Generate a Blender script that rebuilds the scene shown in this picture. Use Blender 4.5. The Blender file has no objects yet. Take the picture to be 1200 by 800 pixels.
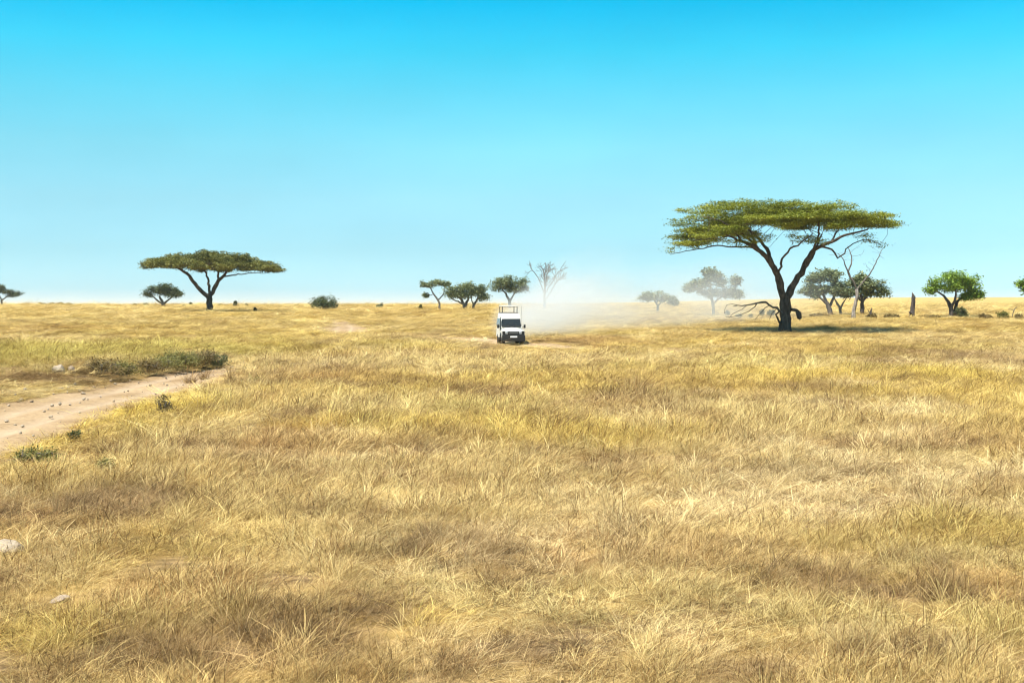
import bpy, bmesh, math, random
import numpy as np
from mathutils import Vector, Matrix

R = math.radians
SC = bpy.context.scene
COL = SC.collection
rng = np.random.default_rng(7)
random.seed(7)

# ---------------------------------------------------------------- camera
FPX = 1500.0                      # focal length in photograph pixels (1200 wide)
CAM_Z = 3.0                       # standing through a safari vehicle's roof
PITCH = math.atan(43.0 / FPX)     # eye level lies on row 357
cam_d = bpy.data.cameras.new('camera')
cam = bpy.data.objects.new('camera', cam_d)
COL.objects.link(cam)
cam.location = (0, 0, CAM_Z)
cam.rotation_euler = (math.pi / 2 - PITCH, 0, 0)
cam_d.sensor_width = 36.0
cam_d.lens = 36.0 * FPX / 1200.0
cam_d.clip_start = 0.1
cam_d.clip_end = 40000.0
SC.camera = cam

# ---------------------------------------------------------------- sky
SUN_EL, SUN_AZ = R(62), R(-138)    # azimuth: clockwise from +Y (the view); the sun is high, on the left
world = bpy.data.worlds.new('World'); SC.world = world
world.use_nodes = True
wn = world.node_tree.nodes; wl = world.node_tree.links
wn.clear()
w_out = wn.new('ShaderNodeOutputWorld'); w_bg = wn.new('ShaderNodeBackground')
w_sky = wn.new('ShaderNodeTexSky'); w_sky.sky_type = 'NISHITA'; w_sky.sun_disc = False
w_sky.sun_elevation = SUN_EL; w_sky.sun_rotation = SUN_AZ
w_sky.air_density = 1.0; w_sky.dust_density = 0.6; w_sky.ozone_density = 1.0
w_tc = wn.new('ShaderNodeTexCoord'); w_sep = wn.new('ShaderNodeSeparateXYZ')
wl.new(w_tc.outputs['Generated'], w_sep.inputs[0])
w_ramp = wn.new('ShaderNodeValToRGB'); w_ramp.color_ramp.interpolation = 'LINEAR'
SKY_TINT = [(0.0034, (0.2031, 0.2893, 0.4249)), (0.0112, (0.1447, 0.2518, 0.3716)), (0.0424, (0.1192, 0.2071, 0.2754)), (0.0811, (0.1248, 0.2155, 0.2455)), (0.1193, (0.1122, 0.239, 0.2451)), (0.157, (0.0758, 0.2535, 0.2523)), (0.1939, (0.031, 0.2645, 0.2676)), (0.2263, (0.0051, 0.25, 0.279)), (0.45, (0.035, 0.165, 0.205)), (1.0, (0.065, 0.105, 0.135))]
SKY_GAIN = 3.55
while len(w_ramp.color_ramp.elements) < len(SKY_TINT):
    w_ramp.color_ramp.elements.new(0.5)
for e, (p, c) in zip(w_ramp.color_ramp.elements, SKY_TINT):
    e.position = p
for e, (p, c) in zip(w_ramp.color_ramp.elements, SKY_TINT):
    e.color = (*c, 1)
wl.new(w_sep.outputs['Z'], w_ramp.inputs[0])
w_mul = wn.new('ShaderNodeVectorMath'); w_mul.operation = 'MULTIPLY'
w_gain = wn.new('ShaderNodeVectorMath'); w_gain.operation = 'SCALE'; w_gain.inputs['Scale'].default_value = SKY_GAIN
wl.new(w_sky.outputs[0], w_mul.inputs[0]); wl.new(w_ramp.outputs[0], w_mul.inputs[1])
w_map = wn.new('ShaderNodeMapping'); w_map.inputs['Scale'].default_value = (2.2, 2.2, 7.0)     # faint uneven high haze all over the sky
w_nz = wn.new('ShaderNodeTexNoise'); w_nz.inputs['Scale'].default_value = 1.6; w_nz.inputs['Detail'].default_value = 5
w_mr = wn.new('ShaderNodeMapRange'); w_mr.inputs['From Min'].default_value = .3; w_mr.inputs['From Max'].default_value = .7; w_mr.inputs['To Min'].default_value = .93; w_mr.inputs['To Max'].default_value = 1.07
w_hz = wn.new('ShaderNodeVectorMath'); w_hz.operation = 'SCALE'
wl.new(w_tc.outputs['Generated'], w_map.inputs[0]); wl.new(w_map.outputs[0], w_nz.inputs['Vector']); wl.new(w_nz.outputs['Fac'], w_mr.inputs['Value'])
wl.new(w_mul.outputs[0], w_hz.inputs[0]); wl.new(w_mr.outputs[0], w_hz.inputs['Scale']); wl.new(w_hz.outputs[0], w_gain.inputs[0]); wl.new(w_gain.outputs[0], w_bg.inputs['Color'])
w_bg.inputs['Strength'].default_value = 0.10
wl.new(w_bg.outputs[0], w_out.inputs[0])

# ---------------------------------------------------------------- sun
sun_d = bpy.data.lights.new('sun', 'SUN'); sun_d.energy = 5.0; sun_d.angle = R(0.53)
sun_d.color = (1.0, 0.94, 0.82)
sun = bpy.data.objects.new('sun', sun_d); COL.objects.link(sun)
sd = Vector((math.sin(SUN_AZ) * math.cos(SUN_EL), math.cos(SUN_AZ) * math.cos(SUN_EL), math.sin(SUN_EL)))
sun.rotation_euler = sd.to_track_quat('Z', 'Y').to_euler()
sun.location = (0, 0, 60)

# ---------------------------------------------------------------- exposure and sampling
SC.view_settings.view_transform = 'Standard'; SC.view_settings.look = 'None'
SC.view_settings.gamma = 1.0; SC.view_settings.use_curve_mapping = False
SC.view_settings.exposure = 0.92
cy = SC.cycles
cy.use_denoising = True; cy.filter_width = 1.2; cy.denoiser = 'OPENIMAGEDENOISE'; cy.denoising_input_passes = 'RGB_ALBEDO_NORMAL'; cy.denoising_prefilter = 'ACCURATE'
cy.max_bounces = 5; cy.diffuse_bounces = 2; cy.glossy_bounces = 2; cy.transmission_bounces = 3
cy.transparent_max_bounces = 6; cy.volume_bounces = 3; cy.use_adaptive_sampling = True; cy.adaptive_threshold = 0.02

# ================================================================ helpers
def new_obj(name, mesh, parent=None, mats=()):
    o = bpy.data.objects.new(name, mesh); COL.objects.link(o)
    for m in mats:
        if m.name not in [x.name for x in mesh.materials if x]:
            mesh.materials.append(m)
    if parent is not None:
        o.parent = parent
    return o

def tag(o, label=None, cat=None, group=None, kind=None):
    if label: o['label'] = label
    if cat: o['category'] = cat
    if group: o['group'] = group
    if kind: o['kind'] = kind
    return o

def empty(name, loc, rz=0.0):
    o = bpy.data.objects.new(name, None); COL.objects.link(o)
    o.location = loc; o.rotation_euler = (0, 0, rz); o.empty_display_size = 0.3
    return o

def np_mesh(name, verts, faces, smooth=True, attrs=None):
    """verts (N,3); faces: list of int arrays (M,k), k may differ between arrays; attrs: point floats"""
    me = bpy.data.meshes.new(name)
    faces = [f for f in faces if len(f)]
    nl = sum(f.size for f in faces); nf = sum(len(f) for f in faces)
    me.vertices.add(len(verts)); me.vertices.foreach_set('co', np.asarray(verts, np.float32).ravel())
    me.loops.add(nl); me.polygons.add(nf)
    me.loops.foreach_set('vertex_index', np.concatenate([f.ravel() for f in faces]).astype(np.int32))
    tot = np.concatenate([np.full(len(f), f.shape[1]) for f in faces]).astype(np.int32)
    start = np.concatenate([[0], np.cumsum(tot)[:-1]]).astype(np.int32)
    me.polygons.foreach_set('loop_start', start)
    me.polygons.foreach_set('use_smooth', np.full(nf, smooth))
    me.update(calc_edges=True)
    for k, v in (attrs or {}).items():
        v = np.asarray(v, np.float32)
        if v.ndim == 1:
            a = me.attributes.new(k, 'FLOAT', 'POINT'); a.data.foreach_set('value', v)
        else:
            a = me.attributes.new(k, 'FLOAT_VECTOR', 'POINT'); a.data.foreach_set('vector', v.ravel())
    me.validate()
    return me

def hash2(ix, iy, s):
    v = np.sin(ix * 127.1 + iy * 311.7 + s * 74.7) * 43758.5453
    return v - np.floor(v)

def vnoise(x, y, s=0.0):
    xi = np.floor(x); yi = np.floor(y); fx = x - xi; fy = y - yi
    fx = fx * fx * (3 - 2 * fx); fy = fy * fy * (3 - 2 * fy)
    a = hash2(xi, yi, s); b = hash2(xi + 1, yi, s); c = hash2(xi, yi + 1, s); d = hash2(xi + 1, yi + 1, s)
    return (a * (1 - fx) + b * fx) * (1 - fy) + (c * (1 - fx) + d * fx) * fy

def fbm(x, y, s=0.0, octv=4):
    x = np.asarray(x, float); y = np.asarray(y, float)
    t = 0.0; amp = 0.5; n = 0.0
    for k in range(octv):
        t = t + amp * vnoise(x, y, s + k * 3.1); n += amp
        x = x * 2.03 + 11.3; y = y * 2.03 + 5.7; amp *= 0.5
    return t / n                                    # 0..1, mean .5

def sstep(a, b, x):
    t = np.clip((np.asarray(x, float) - a) / (b - a), 0, 1)
    return t * t * (3 - 2 * t)

def catmull(pts, n=24):
    p = np.array(pts, float); p = np.vstack([2 * p[0] - p[1], p, 2 * p[-1] - p[-2]])
    out = []
    for i in range(1, len(p) - 2):
        t = np.linspace(0, 1, n, endpoint=False)[:, None]
        a, b, c, d = p[i - 1], p[i], p[i + 1], p[i + 2]
        out.append(0.5 * ((2 * b) + (-a + c) * t + (2 * a - 5 * b + 4 * c - d) * t ** 2 + (-a + 3 * b - 3 * c + d) * t ** 3))
    out.append(p[-2][None])
    return np.vstack(out)

# ================================================================ the lie of the land
# x, y, half width of the dirt tracks
TRACK_A = catmull([(-15.5, 2, 2.3), (-13.6, 14, 2.3), (-12.9, 26, 2.35), (-13.6, 38, 2.3), (-13.7, 50, 2.0), (-13.7, 56, 1.5), (-13.5, 62, .5),
                   (-12.8, 72, .45), (-12.6, 90, .45), (-14.8, 108, .6), (-16.6, 126, 2.4), (-18.5, 140, 1.6), (-24, 170, .5), (-45, 260, .5)])
TRACK_B = catmull([(-16.4, 124, 1.6), (-13.0, 117, 1.7), (-8.5, 110.5, 1.9), (-3.8, 103.5, 2.1), (-0.1, 96.6, 2.0), (3.0, 89.5, 1.7), (7.6, 82, 1.4),
                   (16, 73, 1.3), (30, 66, 1.3), (60, 60, 1.3)])
PROF_D = np.array([0, 80, 96, 118, 160, 205, 300, 450, 700, 1200, 20000.])
PROF_Z = np.array([0, 0.0, .05, .46, 1.30, 1.82, 2.3, 2.68, 2.93, 3.0, 3.0])

def track_dist(x, y, tr):
    """distance to the track's middle over its half width (1 = edge)"""
    x = np.asarray(x, float); y = np.asarray(y, float)
    out = np.full(x.shape, 9.0)
    m = (np.abs(x) < 75) & (y < 275) & (y > -15)
    if not m.any():
        return out
    xs, ys = x[m], y[m]
    best = np.full(xs.shape, 1e9)
    a = tr[::3]
    for i in range(len(a) - 1):
        p, q = a[i], a[i + 1]
        d = q[:2] - p[:2]; L2 = (d ** 2).sum()
        t = np.clip(((xs - p[0]) * d[0] + (ys - p[1]) * d[1]) / L2, 0, 1)
        dd = np.hypot(xs - p[0] - t * d[0], ys - p[1] - t * d[1]) / (p[2] + t * (q[2] - p[2]))
        best = np.minimum(best, dd)
    out[m] = best
    return out

def land(x, y, tracks=True):
    x = np.asarray(x, float); y = np.asarray(y, float)
    d = np.hypot(x, y)
    z = sum(np.interp(d * k, PROF_D, PROF_Z) for k in (0.9, 0.95, 1.0, 1.05, 1.1)) / 5
    az = x / np.maximum(d, 1)
    z = z + 9.5 * sstep(0.0, 0.30, az) * sstep(420, 2200, d) + 1.6 * sstep(-0.05, 0.05, az) * sstep(420, 2000, d)
    near = 1 - sstep(120, 400, d)
    z = z + (fbm(x / 13, y / 13, 1.0, 3) - .5) * 0.34 * near * sstep(4, 14, d) + (fbm(x / 45, y / 45, 5.0, 2) - .5) * 0.35 * sstep(20, 60, d) * (1 - sstep(300, 700, d))
    z = z + (fbm(x / 2.2, y / 2.2, 9.0, 2) - .5) * 0.09 * (1 - sstep(60, 110, d))
    # bank on the far side of the track at the left
    z = z + 0.55 * sstep(-15.2, -18.0, x) * (1 - sstep(-44, -60, x) * 1) * sstep(44, 53, y + 0.25 * (x + 15)) * (1 - sstep(70, 90, y))
    # flat bare shelf under the vehicle
    if tracks:
        for tr in (TRACK_A, TRACK_B):
            z = z - 0.26 * (1 - sstep(0.80, 1.35, track_dist(x, y, tr)))
    return z

def pix_dir(px, row):
    cx = (px - 600.0) / FPX; cyv = (400.0 - row) / FPX
    s, c = math.sin(PITCH), math.cos(PITCH)
    return np.array([cx, c + cyv * s, -s + cyv * c])

def ground_at(px, row, dmin=6.0):
    v = pix_dir(px, row)
    t = np.geomspace(dmin, 9000, 6000)
    x, y, z = v[0] * t, v[1] * t, CAM_Z + v[2] * t
    below = np.nonzero(z < land(x, y))[0]
    k = below[0] if len(below) else len(t) - 1
    gx, gy = x[k], y[k]
    return Vector((gx, gy, float(land(np.array([gx]), np.array([gy]))[0])))

def gz(x, y):
    return float(land(np.array([x]), np.array([y]))[0])

# ================================================================ materials
def mat(name):
    m = bpy.data.materials.new(name); m.use_nodes = True
    nt = m.node_tree; nt.nodes.clear()
    out = nt.nodes.new('ShaderNodeOutputMaterial')
    return m, nt.nodes, nt.links, out

def N(ns, typ, **kw):
    n = ns.new(typ)
    for k, v in kw.items():
        if hasattr(n, k): setattr(n, k, v)
        else: n.inputs[k].default_value = v
    return n

def ramp(ns, stops, interp='LINEAR'):
    r = ns.new('ShaderNodeValToRGB'); cr = r.color_ramp; cr.interpolation = interp
    while len(cr.elements) < len(stops): cr.elements.new(0.5)
    for e, (p, c) in zip(cr.elements, stops): e.position = p
    for e, (p, c) in zip(cr.elements, stops): e.color = (*c, 1)
    return r

def mixc(ns, ls, fac, a, b, mode='MIX'):
    n = ns.new('ShaderNodeMix'); n.data_type = 'RGBA'; n.blend_type = mode
    for sock, v in ((n.inputs[0], fac), (n.inputs[6], a), (n.inputs[7], b)):
        if hasattr(v, 'is_linked'): ls.new(v, sock)
        elif isinstance(v, (int, float)): sock.default_value = v
        else: sock.default_value = (*v, 1)
    return n.outputs[2]

def bsdf(ns, ls, color, rough=0.8, spec=0.2, **kw):
    b = ns.new('ShaderNodeBsdfPrincipled')
    if hasattr(color, 'is_linked'): ls.new(color, b.inputs['Base Color'])
    else: b.inputs['Base Color'].default_value = (*color, 1)
    b.inputs['Roughness'].default_value = rough; b.inputs['Specular IOR Level'].default_value = spec
    for k, v in kw.items(): b.inputs[k].default_value = v
    return b

def bump(ns, ls, height, strength, dist, b):
    n = ns.new('ShaderNodeBump'); n.inputs['Strength'].default_value = strength; n.inputs['Distance'].default_value = dist
    ls.new(height, n.inputs['Height']); ls.new(n.outputs[0], b.inputs['Normal'])

def simple_mat(name, color, rough=0.6, spec=0.3, var=0.0, scale=3.0, color2=None, **kw):
    m, ns, ls, out = mat(name)
    col = color
    if var or color2:
        tc = ns.new('ShaderNodeTexCoord'); nz = N(ns, 'ShaderNodeTexNoise'); nz.inputs['Scale'].default_value = scale; nz.inputs['Detail'].default_value = 6
        ls.new(tc.outputs['Object'], nz.inputs['Vector'])
        c2 = color2 or tuple(c * (1 - var) for c in color)
        rp = ramp(ns, [(0.35, color), (0.7, c2)]); ls.new(nz.outputs['Fac'], rp.inputs[0]); col = rp.outputs[0]
    b = bsdf(ns, ls, col, rough, spec, **kw)
    if var or color2: bump(ns, ls, nz.outputs['Fac'], 0.15, 0.01, b)
    ls.new(b.outputs[0], out.inputs[0])
    return m

# --- savanna ground: dry thatch and soil; beyond the built grass the same grass colours in patches
def make_ground_mat():
    m, ns, ls, out = mat('savanna_ground')
    geo = ns.new('ShaderNodeNewGeometry')
    def noise(scale, detail=5, stretch=None):
        n = ns.new('ShaderNodeTexNoise'); n.inputs['Scale'].default_value = scale; n.inputs['Detail'].default_value = detail
        n.inputs['Roughness'].default_value = 0.6
        if stretch:
            mp = ns.new('ShaderNodeMapping'); mp.inputs['Scale'].default_value = stretch
            ls.new(geo.outputs['Position'], mp.inputs['Vector']); ls.new(mp.outputs[0], n.inputs['Vector'])
        else: ls.new(geo.outputs['Position'], n.inputs['Vector'])
        return n.outputs['Fac']
    big = noise(0.012, 4); mid = noise(0.09, 6); fine = noise(4.0, 8); soil = noise(0.7, 6)
    straw = ramp(ns, [(0.30, (.36, .25, .085)), (0.48, (.50, .36, .12)), (0.62, (.56, .42, .16)), (0.75, (.42, .28, .11))]); ls.new(mid, straw.inputs[0])
    wide = ramp(ns, [(0.30, (.80, .72, .62)), (0.55, (1, 1, 1)), (0.75, (.93, .88, .80))]); ls.new(big, wide.inputs[0])
    c = mixc(ns, ls, 1.0, straw.outputs[0], wide.outputs[0], 'MULTIPLY')
    earth = ramp(ns, [(0.3, (.10, .066, .036)), (0.7, (.28, .195, .105))]); ls.new(fine, earth.inputs[0])
    e = ramp(ns, [(0.40, (.35, .35, .35)), (0.62, (1, 1, 1))]); ls.new(soil, e.inputs[0])
    at = ns.new('ShaderNodeAttribute'); at.attribute_name = 'near'
    mm = ns.new('ShaderNodeMath'); mm.operation = 'MULTIPLY'; ls.new(e.outputs[0], mm.inputs[0]); ls.new(at.outputs['Fac'], mm.inputs[1])
    c = mixc(ns, ls, mm.outputs[0], c, earth.outputs[0])
    sp = ramp(ns, [(0.35, (.72, .70, .66)), (0.65, (1.08, 1.06, 1.0))]); ls.new(fine, sp.inputs[0])
    c = mixc(ns, ls, 0.7, c, sp.outputs[0], 'MULTIPLY')
    b = bsdf(ns, ls, c, 0.95, 0.05)
    bump(ns, ls, fine, 0.6, 0.06, b)
    ls.new(b.outputs[0], out.inputs[0])
    return m

def make_track_mat():
    m, ns, ls, out = mat('dirt_track')
    geo = ns.new('ShaderNodeNewGeometry')
    def noise(scale, detail=6):
        n = ns.new('ShaderNodeTexNoise'); n.inputs['Scale'].default_value = scale; n.inputs['Detail'].default_value = detail
        n.inputs['Roughness'].default_value = 0.62
        ls.new(geo.outputs['Position'], n.inputs['Vector']); return n.outputs['Fac']
    a = noise(0.55); f = noise(9.0, 8)
    base = ramp(ns, [(0.28, (.26, .178, .098)), (0.5, (.37, .265, .155)), (0.72, (.45, .335, .205))]); ls.new(a, base.inputs[0])
    sp = ramp(ns, [(0.36, (.66, .62, .58)), (0.6, (1.05, 1.04, 1.02))]); ls.new(f, sp.inputs[0])
    c = mixc(ns, ls, 0.75, base.outputs[0], sp.outputs[0], 'MULTIPLY')
    rut = ns.new('ShaderNodeAttribute'); rut.attribute_name = 'rut'
    c = mixc(ns, ls, rut.outputs['Fac'], c, mixc(ns, ls, 0.5, c, (.46, .36, .26)))
    b = bsdf(ns, ls, c, 0.95, 0.05)
    bump(ns, ls, f, 0.7, 0.04, b)
    ls.new(b.outputs[0], out.inputs[0]); return m

def make_grass_mat(name, instanced=True, color=None):
    """colour comes from the tuft (instance attribute 'tint') and from the blade ('shade', 'tip')"""
    m, ns, ls, out = mat(name)
    if instanced:
        ta = ns.new('ShaderNodeAttribute'); ta.attribute_type = 'INSTANCER'; ta.attribute_name = 'tint'; base = ta.outputs['Color']
    else:
        base = color
    sh = ns.new('ShaderNodeAttribute'); sh.attribute_name = 'shade'
    var = ramp(ns, [(0.0, (.10, .062, .040)), (0.28, (.46, .345, .25)), (0.55, (.98, .95, .88)), (1.0, (1.30, 1.34, 1.45))]); ls.new(sh.outputs['Fac'], var.inputs[0])
    c = mixc(ns, ls, 1.0, base, var.outputs[0], 'MULTIPLY')
    b = bsdf(ns, ls, c, 0.6, 0.25)
    tr = ns.new('ShaderNodeBsdfTranslucent'); ls.new(c, tr.inputs['Color'])
    mx = ns.new('ShaderNodeMixShader'); mx.inputs[0].default_value = 0.18
    ls.new(b.outputs[0], mx.inputs[1]); ls.new(tr.outputs[0], mx.inputs[2]); ls.new(mx.outputs[0], out.inputs[0])
    return m

def make_leaf_mat(name, dark, midc, light):
    m, ns, ls, out = mat(name)
    sh = ns.new('ShaderNodeAttribute'); sh.attribute_name = 'shade'
    r = ramp(ns, [(0.0, dark), (0.5, midc), (1.0, light)]); ls.new(sh.outputs['Fac'], r.inputs[0])
    b = bsdf(ns, ls, r.outputs[0], 0.55, 0.3)
    tr = ns.new('ShaderNodeBsdfTranslucent'); ls.new(r.outputs[0], tr.inputs['Color'])
    mx = ns.new('ShaderNodeMixShader'); mx.inputs[0].default_value = 0.28
    ls.new(b.outputs[0], mx.inputs[1]); ls.new(tr.outputs[0], mx.inputs[2]); ls.new(mx.outputs[0], out.inputs[0])
    return m

def make_bark_mat(name, a, b_, scale=5.0):
    m, ns, ls, out = mat(name)
    tc = ns.new('ShaderNodeTexCoord'); mp = ns.new('ShaderNodeMapping'); mp.inputs['Scale'].default_value = (1, 1, 0.22)
    nz = ns.new('ShaderNodeTexNoise'); nz.inputs['Scale'].default_value = scale; nz.inputs['Detail'].default_value = 8
    ls.new(tc.outputs['Object'], mp.inputs[0]); ls.new(mp.outputs[0], nz.inputs['Vector'])
    r = ramp(ns, [(0.35, a), (0.68, b_)]); ls.new(nz.outputs['Fac'], r.inputs[0])
    b = bsdf(ns, ls, r.outputs[0], 0.9, 0.1); bump(ns, ls, nz.outputs['Fac'], 0.9, 0.06, b)
    ls.new(b.outputs[0], out.inputs[0]); return m

M_GROUND = make_ground_mat(); M_TRACK = make_track_mat()
M_GRASS = make_grass_mat('dry_grass')
BARK_DARK = make_bark_mat('acacia_bark', (.040, .030, .024), (.125, .098, .078))
BARK_GREY = make_bark_mat('grey_bark', (.085, .075, .065), (.20, .18, .155))
BARK_PALE = make_bark_mat('weathered_bark', (.13, .11, .095), (.36, .315, .28))
BARK_CHAR = make_bark_mat('dead_bark', (.035, .028, .026), (.12, .10, .09))
LEAF_ACACIA = make_leaf_mat('acacia_leaf', (0.08, 0.105, 0.009), (0.205, 0.235, 0.02), (0.38, 0.39, 0.045))
LEAF_OLIVE = make_leaf_mat('olive_leaf', (0.075, 0.085, 0.018), (0.145, 0.15, 0.03), (0.24, 0.23, 0.055))
LEAF_GREY = make_leaf_mat('grey_green_leaf', (0.095, 0.125, 0.055), (0.18, 0.215, 0.098), (0.29, 0.32, 0.16))
LEAF_DARK = make_leaf_mat('dark_green_leaf', (0.045, 0.062, 0.022), (0.08, 0.105, 0.038), (0.13, 0.155, 0.06))
LEAF_BRIGHT = make_leaf_mat('bright_green_leaf', (0.1, 0.18, 0.018), (0.2, 0.31, 0.035), (0.31, 0.43, 0.065))
LEAF_WEED = make_leaf_mat('weed_leaf', (.115, .110, .030), (.21, .195, .055), (.33, .30, .095))
LEAF_DRY = make_leaf_mat('dry_leaf', (0.1, 0.07, 0.028), (0.2, 0.145, 0.055), (0.33, 0.26, 0.1))

# ================================================================ ground
def axis(lo, hi, fine_lo, fine_hi, st, grow=1.09):
    a = list(np.arange(fine_lo, fine_hi + st, st)); s = st
    while a[-1] < hi: s *= grow; a.append(a[-1] + s)
    s = st; b = []; v = fine_lo
    while v > lo: s *= grow; v -= s; b.append(v)
    return np.array(b[::-1] + a)

xs = axis(-14000, 14000, -58, 58, 0.55); ys = axis(-400, 16000, 0, 130, 0.55)
GX, GY = np.meshgrid(xs, ys)
GZ = land(GX, GY)
nx, ny = len(xs), len(ys)
idx = np.arange(nx * ny).reshape(ny, nx)
quads = np.stack([idx[:-1, :-1], idx[:-1, 1:], idx[1:, 1:], idx[1:, :-1]], -1).reshape(-1, 4)
gd = np.hypot(GX, GY).ravel()
me = np_mesh('ground', np.stack([GX, GY, GZ], -1).reshape(-1, 3), [quads], True, {'near': 1 - sstep(90, 220, gd)})
tag(new_obj('ground', me, None, [M_GROUND]), 'rolling savanna ground of pale soil and dry thatch', kind='structure')

def make_track(name, tr, label, seed):
    seg = np.hypot(*np.diff(tr[:, :2], axis=0).T); s = np.concatenate([[0], np.cumsum(seg)])
    n = int(s[-1] / 0.35); t = np.linspace(0, s[-1], n)
    c = np.stack([np.interp(t, s, tr[:, k]) for k in range(3)], -1)
    tan = np.gradient(c[:, :2], axis=0); tan /= np.linalg.norm(tan, axis=1)[:, None]
    nor = np.stack([-tan[:, 1], tan[:, 0]], -1)
    u = np.linspace(-1.22, 1.22, 21)
    edge = 1 + 0.25 * (fbm(t / 2.0, t * 0, seed, 3) - .5)[:, None]
    off = u[None, :] * c[:, 2:3] * edge
    P = c[:, None, :2] + nor[:, None, :] * off[..., None]
    x, y = P[..., 0], P[..., 1]
    rut = np.exp(-((np.abs(off) - 0.75) / 0.28) ** 2)
    z = land(x, y) + 0.13 - 0.05 * rut + (fbm(x / .5, y / .5, seed + 4, 3) - .5) * 0.05 - 0.30 * sstep(0.90, 1.22, np.abs(u))[None, :]
    idx = np.arange(n * 21).reshape(n, 21)
    q = np.stack([idx[:-1, 1:], idx[:-1, :-1], idx[1:, :-1], idx[1:, 1:]], -1).reshape(-1, 4)
    me = np_mesh(name, np.stack([x, y, z], -1).reshape(-1, 3), [q], True, {'rut': rut.ravel()})
    tag(new_obj(name, me, None, [M_TRACK]), label, kind='structure')
make_track('dirt_track', TRACK_A, 'pale rutted dirt track running past the grassy bank', 3)
make_track('side_track', TRACK_B, 'narrow dirt track under the safari vehicle', 17)

# ================================================================ grass
def blade_set(n, foot, h, hvar, lean, width, bend=0.5, segs=3, seed=0, head=False, upright=0.25):
    """n curved blades in one tuft; returns verts, tris, shade"""
    r = np.random.default_rng(seed)
    a = r.uniform(0, 2 * math.pi, n); rad = foot * np.sqrt(r.uniform(0, 1, n))
    nb = max(3, n // 9)                                  # blades stand in small bunches, each of its own shade, height and lean
    bun = r.integers(0, nb, n); a = a[:nb][bun]; rad = rad[:nb][bun]
    bx, by = rad * np.cos(a) + r.normal(0, .022, n), rad * np.sin(a) + r.normal(0, .022, n)
    bsh = np.clip(r.normal(.50, .32, nb), 0, 1)[bun]; bh = r.uniform(.6, 1.35, nb)[bun]; bl = r.normal(0, .9, nb)[bun]
    H = h * (1 + hvar * (r.uniform(-1, 1, n))) * bh
    ld = bl + r.normal(0, .55, n)                       # lean mostly towards +x (the wind)
    lx = np.cos(ld) * lean * r.uniform(0.3, 1.5, n) + r.normal(0, upright, n); ly = np.sin(ld) * lean * r.uniform(0.3, 1.5, n) + r.normal(0, upright, n)
    fa = r.uniform(0, math.pi, n); wx, wy = np.cos(fa), np.sin(fa)
    shade = np.clip(bsh + r.normal(0.02, 0.17, n), 0, 1)
    V = []; S = []; F = []
    ts = np.linspace(0, 1, segs + 1)
    for k, t in enumerate(ts):
        off = t + bend * t * t
        cx = bx + lx * H * off * 0.7; cyy = by + ly * H * off * 0.7; cz = H * (t - 0.28 * bend * t * t * np.clip(np.hypot(lx, ly) * 2, 0, 1.2)) - 0.03
        w = width * (1 - 0.75 * t) * (0.8 + 0.4 * shade)
        if head and k >= segs - 1: w = width * (1.9 if k == segs - 1 else 0.9)
        V.append(np.stack([cx - wx * w, cyy - wy * w, cz], -1)); V.append(np.stack([cx + wx * w, cyy + wy * w, cz], -1))
        S += [shade, shade]
    m = len(ts) * 2
    verts = np.stack(V, 1).reshape(-1, 3); sh = np.stack(S, 1).ravel()
    base = (np.arange(n) * m)[:, None]
    for k in range(segs):
        q = np.array([2 * k, 2 * k + 1, 2 * k + 3, 2 * k + 2])
        F.append(base + q)
    return verts, np.concatenate(F), sh

SRC = bpy.data.collections.new('grass_sources')           # tuft shapes that the grass is made of
def source(name, sets, mat_):
    vs, fs, ss = [], [], []; o = 0
    for v, f, s in sets:
        vs.append(v); fs.append(f + o); ss.append(s); o += len(v)
    me = np_mesh(name, np.vstack(vs), [np.vstack(fs)], True, {'shade': np.concatenate(ss)})
    me.materials.append(mat_)
    ob = bpy.data.objects.new(name, me); SRC.objects.link(ob)

for k in range(5):   # 0-4 wispy straw
    source('tuft_a%d' % k, [blade_set(130, .27, .24, .5, .50, .0020, 1.2, 3, 10 + k, False, .35), blade_set(110, .33, .13, .6, .9, .0027, 1.2, 2, 30 + k, False, .7),
                            blade_set(6, .26, .30, .3, .45, .0015, 1.0, 3, 50 + k, True)], M_GRASS)
for k in range(3):   # 5-7 taller stalks with seed heads
    source('tuft_b%d' % k, [blade_set(80, .25, .30, .4, .42, .0016, 1.1, 4, 70 + k, True, .3), blade_set(110, .30, .16, .5, .8, .0027, 1.0, 3, 90 + k, False, .6)], M_GRASS)
for k in range(3):   # 8-10 low matted litter
    source('tuft_c%d' % k, [blade_set(170, .36, .09, .6, 1.2, .0036, 1.0, 2, 110 + k, False, 1.0)], M_GRASS)
for k in range(2):   # 11-12 twiggy weeds
    source('tuft_d%d' % k, [blade_set(40, .16, .28, .4, .3, .0016, .3, 3, 130 + k, False, .4), blade_set(130, .20, .18, .7, .8, .0028, .3, 2, 150 + k, False, .8)], M_GRASS)

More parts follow.
